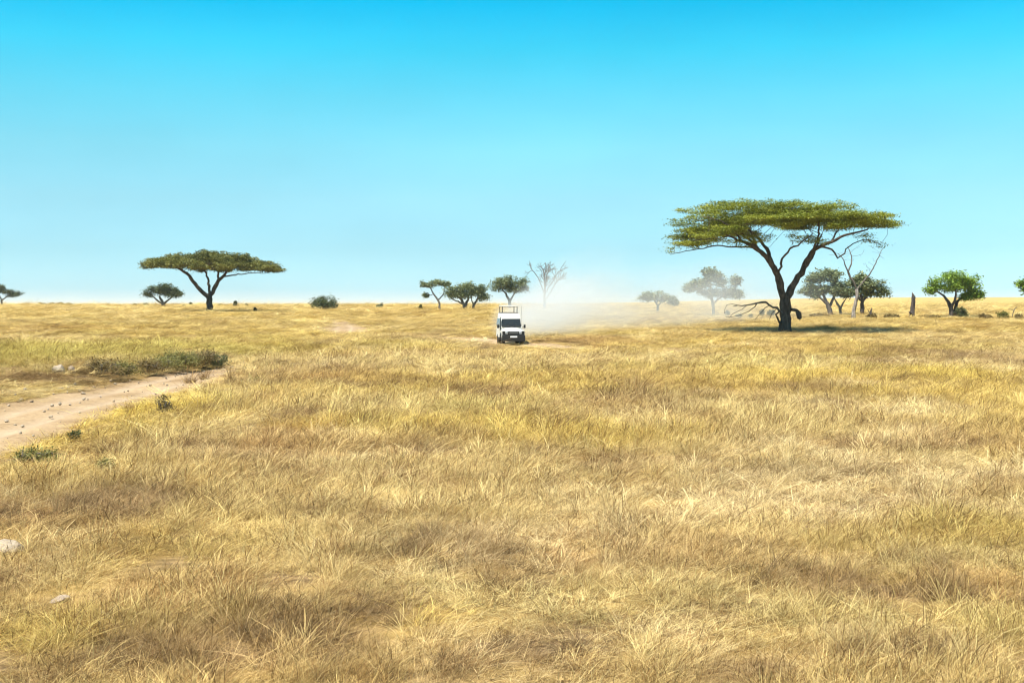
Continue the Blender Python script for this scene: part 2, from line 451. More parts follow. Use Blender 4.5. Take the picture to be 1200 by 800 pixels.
# patches where another grass grows or it lies flat: middle and reach on the ground, kind of colour, strength
def patch(px, row, rx, ry, col, k):
    c = ground_at(px, row); n_ = ground_at(px, row + ry); f_ = ground_at(px, max(row - ry, 361))
    return (c.x, c.y, rx * c.y / FPX, max((f_.y - n_.y) / 2, .3), col, k)
PATCHES = [patch(*a) for a in (
    (560, 462, 75, 9, 'brown', .8), (752, 458, 30, 12, 'brown', .9), (1090, 415, 62, 9, 'brown', .75), (940, 456, 60, 8, 'brown', .7), (1082, 474, 28, 8, 'brown', .7),
    (690, 467, 20, 6, 'brown', .6), (810, 460, 24, 7, 'brown', .6), (370, 447, 26, 8, 'rust', .7), (310, 470, 30, 10, 'rust', .4), (500, 500, 200, 14, 'yellow', .6), (700, 515, 160, 14, 'yellow', .6),
    (330, 520, 60, 30, 'rust', .45), (1000, 560, 220, 50, 'pale', .8), (700, 590, 100, 40, 'pale', .5), (120, 585, 60, 20, 'grey', .75), (190, 590, 40, 16, 'brown', .6),
    (480, 640, 60, 26, 'weed', .8), (560, 655, 70, 30, 'brown', .55), (670, 650, 28, 26, 'rust', .8), (720, 640, 24, 22, 'brown', .5), (960, 690, 90, 22, 'brown', .75), (1080, 700, 110, 24, 'brown', .6),
    (1170, 690, 60, 30, 'rust', .6), (450, 720, 60, 30, 'brown', .8), (340, 745, 130, 50, 'brown', .8), (180, 770, 110, 35, 'brown', .75), (90, 600, 90, 22, 'brown', .6), (560, 770, 80, 30, 'brown', .6), (230, 700, 60, 25, 'rust', .6), (640, 760, 60, 25, 'brown', .5), (140, 690, 50, 30, 'rust', .6), (60, 640, 60, 18, 'pale', .5), (30, 750, 60, 40, 'yellow', .6),
    (500, 730, 40, 14, 'yellow', .6), (250, 640, 120, 30, 'yellow', .35), (1050, 770, 80, 12, 'brown', .7), (800, 740, 70, 20, 'pale', .6), (170, 480, 110, 22, 'yellow', .7), (130, 407, 160, 14, 'green', .8),
    (330, 410, 60, 8, 'green', .5), (450, 405, 80, 6, 'green', .3), (860, 420, 80, 8, 'green', .35), (1100, 440, 80, 8, 'yellow', .6), (200, 400, 150, 5, 'green', .6), (60, 385, 80, 4, 'rust', .5),
    (520, 388, 40, 3, 'brown', .7), (490, 396, 30, 2.5, 'brown', .6), (1160, 384, 40, 3, 'rust', .6), (700, 400, 40, 5, 'rust', .5), (900, 440, 120, 6, 'yellow', .6))]

def grass_points():
    P = []
    # tufts thin out and grow wider with distance from the track the photographer stands on
    dmax = 460.0
    edges = np.geomspace(4.5, dmax, 60)
    for a, b in zip(edges[:-1], edges[1:]):
        dm = (a + b) / 2
        dens = 16.5 * (20.0 / max(dm, 11.0)) ** 1.4
        hw = 0.43 * b + 4.0
        n = int(dens * (b - a) * 2 * hw)
        P.append(np.stack([rng.uniform(-hw, hw, n), rng.uniform(a, b, n)], -1))
    P = np.vstack(P)
    x, y = P.T; d = np.hypot(x, y)
    ta = track_dist(x, y, TRACK_A); tb = track_dist(x, y, TRACK_B)
    tmin = np.minimum(ta, tb)
    ragged = 0.88 + 0.40 * (fbm(x / 1.3, y / 1.3, 21, 3) - .5) + 0.45 * (rng.uniform(0, 1, len(x)) ** 6)
    # bare shelf in front of the vehicle, and stony bare spots at the left foreground
    bare = np.hypot((x - 0.2) / 3.0, (y - 92) / 6.5) < 0.9
    bare &= True
    bare |= fbm(x / 2.1, y / 2.1, 33, 3) > 0.735
    bare |= (np.hypot((x + 4.6) / .6, (y - 13.1) / .8) < 1) & (rng.uniform(0, 1, len(x)) < .75)
    keep = (tmin > ragged) & ~(bare & (rng.uniform(0, 1, len(x)) < 0.9))
    x, y, d, tmin, ta = x[keep], y[keep], d[keep], tmin[keep], ta[keep]
    n = len(x)
    pa = fbm(x / 7.0, y / 7.0, 41, 4); pb = fbm(x / 3.2, y / 3.2, 45, 4); pc = fbm(x / 16.0, y / 16.0, 49, 3); pg = fbm(x / 9.0, y / 6.0, 53, 3)
    u = rng.uniform(0, 1, n)
    kind = np.where(u < 0.58, rng.integers(0, 5, n), np.where(u < 0.80, rng.integers(5, 8, n), rng.integers(8, 11, n)))
    low = (pb > 0.60) & (rng.uniform(0, 1, n) < 0.65); kind[low] = rng.integers(8, 11, low.sum())
    weed = (fbm(x / 1.7, y / 1.4, 57, 3) > 0.70) & (rng.uniform(0, 1, n) < 0.2) & (d < 60); kind[weed] = rng.integers(11, 13, weed.sum())
    # colours of the grasses
    gold = np.array([.67, .50, .15]); straw = np.array([.73, .575, .245]); pale = np.array([.80, .655, .345])
    PAL = dict(brown=np.array([.29, .18, .08]), rust=np.array([.48, .275, .09]), green=np.array([.53, .44, .095]), grey=np.array([.30, .22, .13]),
               weed=np.array([.27, .235, .10]), yellow=np.array([.72, .55, .11]), pale=pale)
    w = sstep(.35, .65, pc)[:, None]
    c = gold * (1 - w) + straw * w
    w = sstep(.52, .72, pb + .10 * (rng.uniform(0, 1, n) - .5))[:, None] * .8; c = c * (1 - w) + pale * w
    w = sstep(.55, .70, pa)[:, None] * 0.45; c = c * (1 - w) + np.array([.52, .33, .12]) * w
    w = (sstep(.56, .70, fbm(x / 1.9, y / 1.5, 61, 4)) * .8)[:, None]; c = c * (1 - w) + PAL['brown'] * w
    w = (sstep(.62, .76, pg) * .4)[:, None]; c = c * (1 - w) + PAL['green'] * w
    for (X0, Y0, rx, ry, nm, k) in PATCHES:
        dd = np.hypot((x - X0) / rx, (y - Y0) / ry) + (fbm(x / (rx * .35), y / (ry * .35), X0, 3) - .5) * 1.5
        w = ((1 - sstep(.45, 1.15, dd)) * k)[:, None]; c = c * (1 - w) + PAL[nm] * w
        if nm in ('brown', 'grey'):
            m_ = (w[:, 0] > rng.uniform(.35, 1.1, n)) & (d > 28); kind[m_] = rng.integers(8, 11, m_.sum())
        if nm == 'brown':
            m_ = (w[:, 0] > rng.uniform(.2, 2.0, n)) & (d <= 28); kind[m_] = rng.integers(11, 13, m_.sum())
        if nm in ('weed', 'grey'):
            m_ = (w[:, 0] > rng.uniform(.2, 2.6, n)) & (d < 60); kind[m_] = rng.integers(11, 13, m_.sum())
    c[kind >= 11] = np.array([.27, .195, .095]) * rng.uniform(.7, 1.25, ((kind >= 11).sum(), 1))
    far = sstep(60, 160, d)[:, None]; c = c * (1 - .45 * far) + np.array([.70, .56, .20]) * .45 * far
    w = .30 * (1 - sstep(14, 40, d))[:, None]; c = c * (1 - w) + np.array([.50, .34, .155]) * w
    c = c * rng.normal(1, .12, (n, 1)).clip(.65, 1.35)
    # size
    grow = (np.maximum(d, 9.0) / 18.0) ** 0.68
    hs = (0.55 + 0.95 * fbm(x / 3.5, y / 3.5, 71, 3)) * (.55 + .95 * fbm(x / .75, y / .75, 75, 2)) * rng.uniform(.7, 1.3, n)
    roadside = np.where((y > 62) & (y < 112) & (x < -6), 9.0, tmin)
    hs *= 0.45 + 0.55 * sstep(1.0, 2.4, roadside)
    hs *= np.interp(d, [78, 108, 160, 250], [1, .5, .34, .24])
    hs *= 1 - .55 * sstep(-13, -15, x) * sstep(36, 40, y) * (1 - sstep(46, 50, y))
    hs *= 1 - 0.36 * (1 - sstep(10, 30, d))
    infront = np.exp(-((x + 0.3) / 4.0) ** 4) * sstep(72, 80, y) * (1 - sstep(96, 99, y)); hs *= 1 - 0.90 * infront
    sx = grow * rng.uniform(.85, 1.25, n)
    rot = np.stack([rng.normal(0, .10, n), rng.normal(0, .10, n), rng.normal(0.15, 1.0, n)], -1)
    z = land(x, y) - 0.01
    me = bpy.data.meshes.new('grass'); me.vertices.add(n)
    me.vertices.foreach_set('co', np.stack([x, y, z], -1).astype(np.float32).ravel())
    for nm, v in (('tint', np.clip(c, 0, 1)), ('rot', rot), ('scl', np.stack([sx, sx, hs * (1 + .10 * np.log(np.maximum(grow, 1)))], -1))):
        a = me.attributes.new(nm, 'FLOAT_VECTOR', 'POINT'); a.data.foreach_set('vector', v.astype(np.float32).ravel())
    a = me.attributes.new('pick', 'INT', 'POINT'); a.data.foreach_set('value', kind.astype(np.int32))
    return me, n

gme, ng = grass_points()
print('grass tufts', ng)
grass = new_obj('grass', gme)
tag(grass, 'dry golden savanna grass covering the plain', 'grass', kind='stuff')
ng_tree = bpy.data.node_groups.new('grass_scatter', 'GeometryNodeTree')
ng_tree.interface.new_socket('Geometry', in_out='INPUT', socket_type='NodeSocketGeometry')
ng_tree.interface.new_socket('Geometry', in_out='OUTPUT', socket_type='NodeSocketGeometry')
gn, gl = ng_tree.nodes, ng_tree.links
gi = gn.new('NodeGroupInput'); go = gn.new('NodeGroupOutput')
iop = gn.new('GeometryNodeInstanceOnPoints'); ci = gn.new('GeometryNodeCollectionInfo')
ci.inputs['Collection'].default_value = SRC; ci.inputs['Separate Children'].default_value = True; ci.inputs['Reset Children'].default_value = True
def named(nm, typ):
    q = gn.new('GeometryNodeInputNamedAttribute'); q.data_type = typ; q.inputs['Name'].default_value = nm; return q.outputs['Attribute']
gl.new(gi.outputs[0], iop.inputs['Points']); gl.new(ci.outputs[0], iop.inputs['Instance']); iop.inputs['Pick Instance'].default_value = True
gl.new(named('pick', 'INT'), iop.inputs['Instance Index']); gl.new(named('rot', 'FLOAT_VECTOR'), iop.inputs['Rotation']); gl.new(named('scl', 'FLOAT_VECTOR'), iop.inputs['Scale'])
gl.new(iop.outputs[0], go.inputs[0])
mod = grass.modifiers.new('scatter', 'NODES'); mod.node_group = ng_tree

# ================================================================ trees
class Skeleton:
    def __init__(self):
        self.p = []; self.par = []; self.own = []; self.rmin = []
    def add(self, p, par, own, r=0.0):
        self.p.append(np.asarray(p, float)); self.par.append(par); self.own.append(own); self.rmin.append(r)
        return len(self.p) - 1
    def limb(self, pts, own, step, r, attach=True, wob=0.10):
        """pts: list of (x,y,z,radius) in metres; starts at the nearest node that is there"""
        pts = [np.asarray(q, float) for q in pts]
        if self.p and attach:
            A = np.array(self.p); par = int(np.argmin(((A - pts[0][:3]) ** 2).sum(1)))
        else:
            par = self.add(pts[0][:3], -1, own, pts[0][3])
        if len(pts) > 2: fine = catmull(pts, 8)
        else: fine = np.linspace(pts[0], pts[1], 8)
        s = np.concatenate([[0], np.cumsum(np.linalg.norm(np.diff(fine[:, :3], axis=0), axis=1))])
        n = max(2, int(s[-1] / step) + 1); t = np.linspace(0, s[-1], n)[1:]
        for k, tt in enumerate(t):
            q = np.array([np.interp(tt, s, fine[:, j]) for j in range(4)])
            q[:3] += r.normal(0, wob * step, 3) * (1 if k < len(t) - 1 else .3)
            par = self.add(q[:3], par, own, q[3])
    def colonise(self, att, step, kill, iters, r, up=0.12, skip_own=(), infl=1e9):
        att = np.array(att, float)
        for _ in range(iters):
            if not len(att): break
            A = np.array(self.p)
            d2 = ((att[:, None, :] - A[None]) ** 2).sum(2) if len(att) * len(A) < 4e6 else None
            if d2 is None:
                d2 = np.concatenate([((c[:, None, :] - A[None]) ** 2).sum(2) for c in np.array_split(att, 8)])
            if skip_own:
                d2[:, np.isin(self.own, skip_own)] = 1e12
            near = d2.argmin(1); dist = np.sqrt(d2.min(1))
            ok = dist < infl
            for k in np.unique(near[ok]):
                v = att[(near == k) & ok] - A[k]; v /= np.linalg.norm(v, axis=1)[:, None] + 1e-9
                g = v.mean(0); g[2] += up; g += r.normal(0, .16, 3)
                L = np.linalg.norm(g)
                if L < 1e-3: continue
                self.add(A[k] + g / L * step, int(k), self.own[k])
            A2 = np.array(self.p[len(A):])
            if not len(A2): break
            d2 = ((att[:, None, :] - A2[None]) ** 2).sum(2).min(1)
            att = att[d2 > kill * kill]
    def twigs(self, r, length, depth, n=3, spread=.6, up=.25):
        """fine forking twigs on every limb's upper half"""
        kids = set(self.par); base = [i for i in range(len(self.p)) if self.par[i] >= 0 and (i not in kids or (self.p[i][2] > .55 * max(q[2] for q in self.p) and r.uniform() < .45))]
        todo = [(i, self.p[i] - self.p[self.par[i]], length, depth) for i in base]
        while todo:
            i, dv, ln, dp = todo.pop()
            dv = dv / (np.linalg.norm(dv) + 1e-9)
            for _ in range(n if dp > 1 else 2):
                v = dv + r.normal(0, spread, 3); v[2] += up; v /= np.linalg.norm(v)
                m = self.add(self.p[i] + v * ln * r.uniform(.25, .5), i, self.own[i]); v2 = v + r.normal(0, .3, 3); v2 /= np.linalg.norm(v2)
                m = self.add(self.p[m] + v2 * ln * r.uniform(.3, .6), m, self.own[i])
                if dp > 1: todo.append((m, v2, ln * .7, dp - 1))
    def radii(self, tip, e=2.3):
        n = len(self.p); acc = np.zeros(n); rr = np.zeros(n)
        for i in range(n - 1, -1, -1):
            rr[i] = max(tip, acc[i] ** (1 / e))
            rr[i] = max(rr[i], self.rmin[i])
            if self.par[i] >= 0: acc[self.par[i]] += min(rr[i], max(tip, acc[i] ** (1 / e))) ** e
        return rr
    def tubes(self, own, rr, r):
        kids = {}
        for i, q in enumerate(self.par):
            if q >= 0: kids.setdefault(q, []).append(i)
        P = np.array(self.p)
        V, F4, F3 = [], [], []; off = 0
        starts = [i for i in range(len(P)) if self.own[i] == own and (self.par[i] < 0 or self.own[self.par[i]] != own)]
        stack = [([self.par[i]] if self.par[i] >= 0 else []) + [i] for i in starts]
        while stack:
            ch = stack.pop()
            while True:
                ks = [k for k in kids.get(ch[-1], []) if self.own[k] == own]
                if not ks: break
                ks.sort(key=lambda k: -rr[k])
                for k in ks[1:]: stack.append([ch[-1], k])
                ch.append(ks[0])
            if len(ch) < 2: continue
            pts = P[ch]; rad = rr[ch].copy()
            if self.par[ch[1]] == ch[0] and len(ch) > 1 and rad[0] > rad[1] * 1.25: rad[0] = rad[1] * 1.2
            tan = np.gradient(pts, axis=0); tan /= np.linalg.norm(tan, axis=1)[:, None] + 1e-9
            sides = 10 if rad.max() > .18 else (6 if rad.max() > .05 else 4)
            ref = np.array([1, 0, 0.]) if abs(tan[0][0]) < .9 else np.array([0, 1, 0.])
            ang = np.linspace(0, 2 * math.pi, sides, endpoint=False)
            for k in range(len(pts)):
                u = ref - tan[k] * (ref @ tan[k]); u /= np.linalg.norm(u) + 1e-9; w = np.cross(tan[k], u); ref = u
                rk = rad[k] * (1 + (r.normal(0, .07, sides) if rad[k] > .1 else 0))
                V.append(pts[k] + (np.cos(ang) * rk)[:, None] * u + (np.sin(ang) * rk)[:, None] * w)
            for k in range(len(pts) - 1):
                a = off + k * sides + np.arange(sides); b = off + k * sides + (np.arange(sides) + 1) % sides
                F4.append(np.stack([a, b, b + sides, a + sides], -1))
            m = len(pts) * sides
            V.append(pts[-1][None] + tan[-1] * rad[-1] * .8)
            a = off + (len(pts) - 1) * sides + np.arange(sides); b = off + (len(pts) - 1) * sides + (np.arange(sides) + 1) % sides
            F3.append(np.stack([a, b, np.full(sides, off + m)], -1)); off += m + 1
        if not V: return None
        return np.vstack(V), [np.vstack(F4), np.vstack(F3)]

def leaf_mesh(name, centres, size, r, flat=0.5, shade=None):
    """one small pointed face for each leaf spray"""
    n = len(centres)
    nor = r.normal(0, 1, (n, 3)); nor[:, 2] = np.abs(nor[:, 2]) + flat * 2; nor /= np.linalg.norm(nor, axis=1)[:, None]
    a = r.normal(0, 1, (n, 3)); a -= nor * (a * nor).sum(1)[:, None]; a /= np.linalg.norm(a, axis=1)[:, None] + 1e-9
    b = np.cross(nor, a)
    s = (size * r.uniform(.55, 1.4, n))[:, None]
    v = np.stack([centres - a * s, centres + b * s * .45 + nor * s * .12, centres + a * s, centres - b * s * .45 + nor * s * .12], 1).reshape(-1, 3)
    f = np.arange(4 * n).reshape(-1, 4)
    sh = np.clip(r.normal(.5, .2, n) if shade is None else shade + r.normal(0, .15, n), 0, 1)
    return np_mesh(name, v, [f], False, {'shade': np.repeat(sh, 4)})

def ball(r, n, p=0.5):
    v = r.normal(0, 1, (n, 3)); v /= np.linalg.norm(v, axis=1)[:, None]
    return v * (r.uniform(0, 1, (n, 1)) ** p)

def pad_leaves(pads, per_m2, r, sub=0.30, subz=0.10, clump=26):
    C = []; S = []
    for c, R3 in pads:
        R3 = np.array(R3, float)
        area = (R3[0] * R3[1] * 3.14 + 2 * R3[0] * R3[2]) * (R3[3] if len(R3) > 3 else 1)
        R3 = R3[:3]
        m = max(3, int(area * per_m2 / clump))
        q = ball(r, m, .42); q[:, 2] = np.where(q[:, 2] < -.2, q[:, 2] * .45, q[:, 2])
        sc = np.array(c) + q * R3
        base = np.clip(r.normal(.5, .13), .15, .85)
        for k in range(m):
            nn = max(4, int(clump * r.uniform(.5, 1.5)))
            C.append(sc[k] + r.normal(0, 1, (nn, 3)) * np.array([sub, sub, subz]))
            S.append(np.full(nn, np.clip(base + r.normal(0, .10), 0, 1)))
    return np.vstack(C), np.concatenate(S)

def umbrella_pads(w, ztop, zl, zr, n, padr, thick, r, depth=None, zfb=None, flat=1.8, jit=.25):
    """flat-topped crown of radius w: pads on a shallow dome that sinks to zl at the left rim and zr at the right one"""
    depth = depth or w
    out = []
    g = 0
    while len(out) < n:
        g += 1
        rad = math.sqrt((len(out) + .5) / n) if g < 4 * n else r.uniform(0, 1)
        a = len(out) * 2.39996 + r.normal(0, .25)
        ux, uy = rad * math.cos(a), rad * math.sin(a)
        ed = zl if ux < 0 else zr
        sidew = abs(ux) / max(rad, 1e-3)
        ed = ed * sidew + (1 - sidew) * (zfb if zfb is not None else (zl + zr) / 2)
        z = ztop - thick - (ztop - thick - ed) * rad ** flat + r.normal(0, thick * jit)
        pr = padr * r.uniform(.7, 1.3)
        pr = min(pr, padr * 1.0) if rad > .8 else pr
        out.append(((ux * (w - pr * .8), uy * (depth - pr * .8), z), (pr, pr, thick * r.uniform(.6, 1.15) * (1 if rad < .8 else .7))))
    return out

def lump_pads(cx, cz, rx, rz, ry, n, padr, r, flatz=.62, cy_=0.0):
    out = []
    for k in range(n):
        q = ball(r, 1, .38)[0]
        if q[2] < -.55: q[2] = -.55
        pr = padr * r.uniform(.65, 1.3)
        out.append(((cx + q[0] * max(rx - pr * .7, .1), cy_ + q[1] * max(ry - pr * .7, .1), cz + q[2] * max(rz - pr * flatz * .6, .1)), (pr, pr, pr * flatz)))
    return out

def build_tree(name, label, cat, base, limbs, pads, bark, leaf, seed, step=.4, kill=.55, att_per=10, per_m2=60, leaf_size=.14,
               tip=.012, group=None, extra=None, sub=.30, subz=.10, up=.12, names=None, flat=.5, wob=.10, iters=70, limb_bark=None, skip_own=(), thick=1.0, twig=None):
    r = np.random.default_rng(seed)
    root = empty(name, base); tag(root, label, cat, group)
    sk = Skeleton()
    for k, pts in enumerate(limbs):
        sk.limb([(*p[:3], p[3] * thick) for p in pts], k, step, r, attach=k > 0, wob=wob)
    att = []
    for c, R3 in pads:
        R3 = R3[:3]; q = ball(r, att_per, .6) * np.array(R3) * .9; q[:, 2] -= R3[2] * .15
        att.append(np.array(c) + q)
    if extra is not None: att.append(np.array(extra))
    if att: sk.colonise(np.vstack(att), step, kill, iters, r, up, skip_own)
    if twig: sk.twigs(r, *twig)
    rr = sk.radii(tip)
    # root flare
    rr[0] *= 1.25
    trunk = None
    for k in range(len(limbs)):
        t = sk.tubes(k, rr, r)
        if t is None: continue
        nm = (names[k] if names else ('trunk' if k == 0 else 'limb'))
        o = new_obj(nm, np_mesh(nm, t[0], t[1], True), root, [limb_bark[k] if limb_bark and limb_bark.get(k) else bark])
        if k == 0: trunk = o
    if pads:
        C, S = pad_leaves(pads, per_m2, r, sub, subz)
        new_obj('crown', leaf_mesh('crown', C, leaf_size, r, flat, S), root, [leaf])
    return root

class Px:
    """photograph pixels -> metres about a tree's foot, on the upright plane through the foot"""
    def __init__(s, px, row):
        s.px, s.row = px, row; s.b = ground_at(px, row); s.m = s.b.y / FPX
    def __call__(s, px, row, dy=0.0, r=None):
        v = ((px - s.px) * s.m, dy, (s.row - row) * s.m)
        return v if r is None else (*v, r)

# ---- the large umbrella acacia
q = Px(920, 389.5); print('acacia', q.b, q.m)
r_ = np.random.default_rng(101)
W = 138 * q.m; cx0 = (919 - 920) * q.m
pads = umbrella_pads(W, q(0, 246)[2], q(0, 288)[2], q(0, 263)[2], 92, 1.65, .46, r_, depth=W * .86, flat=2.3, zfb=q(0, 262)[2], jit=.7)
pads = [((c[0] + cx0, c[1], c[2]), R3) for c, R3 in pads]
def P_(px, row, dy, rx, rz): pads.append((q(px, row + max(0, -dy * 1.1), dy), (rx, rx * .9, rz, .45 if row > 270 else .8)))
for a in ((868, 281, -2.5, 2.0, .55), (880, 277, -1.5, 1.8, .5), (858, 286, -3.0, 1.2, .4), (941, 281, -2.0, 1.7, .42), (928, 276, -2.5, 1.3, .4), (956, 284, -1.2, .9, .3),
          (793, 287, -.5, 1.0, .5), (802, 280, 1.0, 1.3, .5), (815, 272, -2, 1.6, .55), (800, 262, .5, 1.6, .5), (788, 294, .8, .8, .3), (812, 288, 2, 1.0, .4),
          (822, 255, -2, 1.8, .5), (850, 243, -4, 2.0, .5), (900, 240, -5, 2.2, .5), (960, 242, -5, 2.1, .5), (1000, 258, -3, 2.0, .45), (1030, 264, -1, 1.9, .42), (1045, 263, .5, 1.2, .32),
          (1020, 282, 1, 1.0, .3), (1034, 288, .5, .7, .25), (1010, 276, 0, 1.1, .3), (803, 246, 1.5, .9, .25), (828, 247, 0, 2.0, .5), (846, 242, 1, 2.0, .5), (866, 240, -1, 2.0, .5), (836, 252, -3, 1.8, .5), (985, 252, 3, 1.8, .45), (1005, 248, 2, 1.5, .4)):
    P_(*a)
L = q
limbs = [
    [L(920, 392, 0, .66), L(920.5, 380, 0, .56), L(921, 368, .1, .50), L(920, 356, .1, .50), L(920, 350, .1, .48)],
    [L(920, 352, .1, .36), L(913, 334, -.3, .34), L(909, 322, -.6, .31), L(901, 310, -1.0, .26), L(891, 300, -1.5, .22), L(878, 291, -2.2, .17), L(864, 286, -2.8, .12), L(846, 279, -3.2, .08), L(826, 272, -3.0, .05)],
    [L(921, 352, .1, .36), L(930, 336, .5, .32), L(937, 324, .6, .28), L(943, 312, .4, .25), L(949, 298, 0, .22), L(958, 289, -.4, .18), L(972, 284, -.7, .14), L(990, 276, -1, .10), L(1012, 270, -1, .06)],
    [L(909, 324, -.6, .22), L(905, 308, .6, .20), L(903, 294, 1.5, .17), L(898, 283, 2.2, .13), L(885, 268, 3, .09), L(872, 258, 4, .06)],
    [L(901, 310, -1.0, .18), L(889, 294, -.2, .15), L(884, 282, .5, .11), L(880, 268, 1, .07)],
    [L(936, 326, .6, .20), L(946, 313, 1.6, .18), L(957, 303, 2.4, .15), L(964, 292, 3.2, .11), L(975, 272, 4, .07)],
    [L(909, 322, -.6, .12), L(913, 300, -2, .10), L(922, 290, -3, .08), L(932, 284, -3.6, .06), L(940, 276, -4, .04)],
    [L(958, 289, -.4, .10), L(972, 292, -.2, .09), L(983, 302, 0, .07), L(996, 288, .2, .05), L(1014, 281, .3, .04), L(1032, 286, .4, .03)],
    [L(878, 291, -2.2, .09), L(858, 290, -1.2, .07), L(834, 289, -.5, .06), L(808, 294, 0, .04), L(786, 298, .3, .025)],
    [L(891, 300, -1.5, .13), L(878, 283, -.6, .11), L(862, 270, .6, .09), L(842, 262, 1.5, .06), L(822, 257, 2, .04)],
    [L(864, 286, -2.8, .09), L(848, 272, -4, .07), L(832, 262, -4.5, .05), L(815, 258, -4, .03)],
    [L(846, 279, -3.2, .06), L(828, 282, -2.2, .05), L(808, 283, -1.4, .04), L(794, 288, -1, .025)],
    [L(972, 284, -.7, .09), L(985, 268, 1, .07), L(1002, 260, 2, .05), L(1025, 262, 2.4, .03)],
    [L(949, 298, 0, .12), L(952, 280, -2, .10), L(948, 264, -3.5, .07), L(940, 252, -5, .05)],
    [L(916, 366, -.1, .12), L(908, 361, -.6, .10), L(899, 357, -.9, .09), L(890, 353.5, -1.1, .10), L(882, 356, -1.2, .07), L(868, 358, -1.3, .045), L(856, 359, -1.4, .025)],
    [L(884, 355.5, -1.2, .05), L(874, 364, -1.6, .035), L(862, 369, -1.9, .03), L(846, 371, -2, .02)],
    [L(870, 358, -1.3, .03), L(864, 364, -1.2, .025), L(857, 368, -1.1, .02), L(852, 373, -1, .015)],
    [L(897, 356, -.9, .04), L(892, 364, -.7, .03), L(887, 369, -.4, .025), L(884, 374, -.3, .02)],
    [L(860, 359, -1.4, .025), L(852, 356, -1.3, .02), L(847, 361, -1.2, .015), L(846, 367, -1.2, .012)],
    [L(906, 361, -.6, .04), L(902, 368, -.9, .03), L(899, 374, -1, .02)],
    [L(923, 364, .1, .16), L(931, 362.5, -.2, .14), L(934, 367, -.4, .24), L(935.5, 373, -.5, .20)],
    [L(914, 382, -.2, .10), L(910, 373, -.7, .10), L(907, 368, -.9, .08), L(912, 364, -1, .07)],
]
build_tree('umbrella_acacia', 'large flat-topped acacia with dark forked trunk and a broken arching dead branch', 'tree', q.b, limbs, pads, BARK_DARK, LEAF_ACACIA, 11,
           step=.42, kill=.6, att_per=9, per_m2=140, leaf_size=.09, tip=.014, sub=.30, subz=.085,
           names=['trunk'] + ['limb'] * 13 + ['broken_branch'] + ['hanging_twig'] * 5 + ['branch_stub', 'branch_stub'],
           limb_bark={k: BARK_GREY for k in range(14, 20)}, skip_own=(0, *range(14, 22)), thick=1.0, up=.05)

# ---- the smaller umbrella acacia on the open plain
q = Px(245.5, 366.2); print('left acacia', q.b, q.m); L = q
r_ = np.random.default_rng(102)
W = 84 * q.m
pads = umbrella_pads(W, q(0, 296)[2], q(0, 311)[2], q(0, 316)[2], 84, 1.7, 1.15, r_, flat=2.0)
pads = [((c[0] + 3 * q.m, c[1], c[2]), R3) for c, R3 in pads]
for a in ((252, 306, -3, 2.2, .9), (272, 309, -3, 2.2, .8), (262, 316, -1, 1.5, .6), (300, 314, -2, 2.0, .6), (322, 317, 0, 1.5, .5), (222, 305, -4, 2.0, .6), (180, 311, 0, 1.8, .45), (285, 303, -4, 2.2, .8)):
    pads.append((q(*a[:3]), (a[3], a[3], a[4])))
limbs = [
    [L(245.5, 368, 0, .56), L(245.5, 360, 0, .50), L(245.5, 352, 0, .46), L(245, 346, 0, .44)],
    [L(245, 350, 0, .34), L(238, 342, -.4, .32), L(230, 332, -.8, .28), L(223, 322, -1.4, .24), L(214, 315, -2, .17), L(202, 310, -2.4, .10)],
    [L(245, 348, 0, .34), L(250, 340, .4, .34), L(254, 331, .5, .30), L(261, 324, .2, .24), L(268, 316, -.4, .15), L(276, 309, -1, .09)],
    [L(246, 344, 0, .22), L(243, 334, 1, .20), L(241, 326, 1.6, .16), L(236, 317, 2.3, .12), L(230, 309, 3, .08)],
    [L(255, 330, .5, .18), L(254, 320, 1.4, .16), L(250, 312, 2, .11), L(246, 304, 2.5, .08)],
    [L(262, 324, .2, .12), L(276, 322.5, -.4, .10), L(290, 321, -.8, .08), L(304, 320, -1, .06), L(316, 320, -1, .03)],
]
build_tree('umbrella_acacia', 'dome-topped acacia with thick forked trunk standing alone on the open plain', 'tree', q.b, limbs, pads, BARK_DARK, LEAF_OLIVE, 12,
           step=.5, kill=.75, att_per=7, per_m2=62, leaf_size=.17, tip=.022, sub=.30, subz=.12, skip_own=(0,))

# ---- the other trees, each from its own outline: (lumps in pixels: cx, cy, rx, ry) and stems
def far_tree(name, label, px, row, stems, lumps, bark, leaf, seed, padr=.9, dens=34, lsize=.20, group=None, step=.42, tip=.02, per=7, npad=1.0, depth=.85, flat=.62):
    q = Px(px, row); r = np.random.default_rng(seed)
    pads = []
    for (cx, cyv, rx, ry) in lumps:
        rxm, rym = rx * q.m * 1.10, ry * q.m * 1.12
        pr = min(padr, rxm * .7, max(rym * 1.1, .25))
        n = max(3, int(npad * 2.6 * rxm * rym / (pr * pr) + 3))
        c = q(cx, cyv, r.normal(0, rxm * .15))
        pads += lump_pads(c[0], c[2], rxm, rym, rxm * depth, n, pr, r, flat, c[1])
    limbs = [[q(*s) for s in st] for st in stems]
    print(name, px, 'at', [round(v, 1) for v in q.b], 'm/px', round(q.m, 3))
    return build_tree(name, label, 'tree', q.b, limbs, pads, bark, leaf, seed, step=step, kill=step * 1.5, att_per=per, per_m2=dens, leaf_size=lsize, tip=tip, group=group, sub=padr * .3, subz=padr * .2, iters=40)

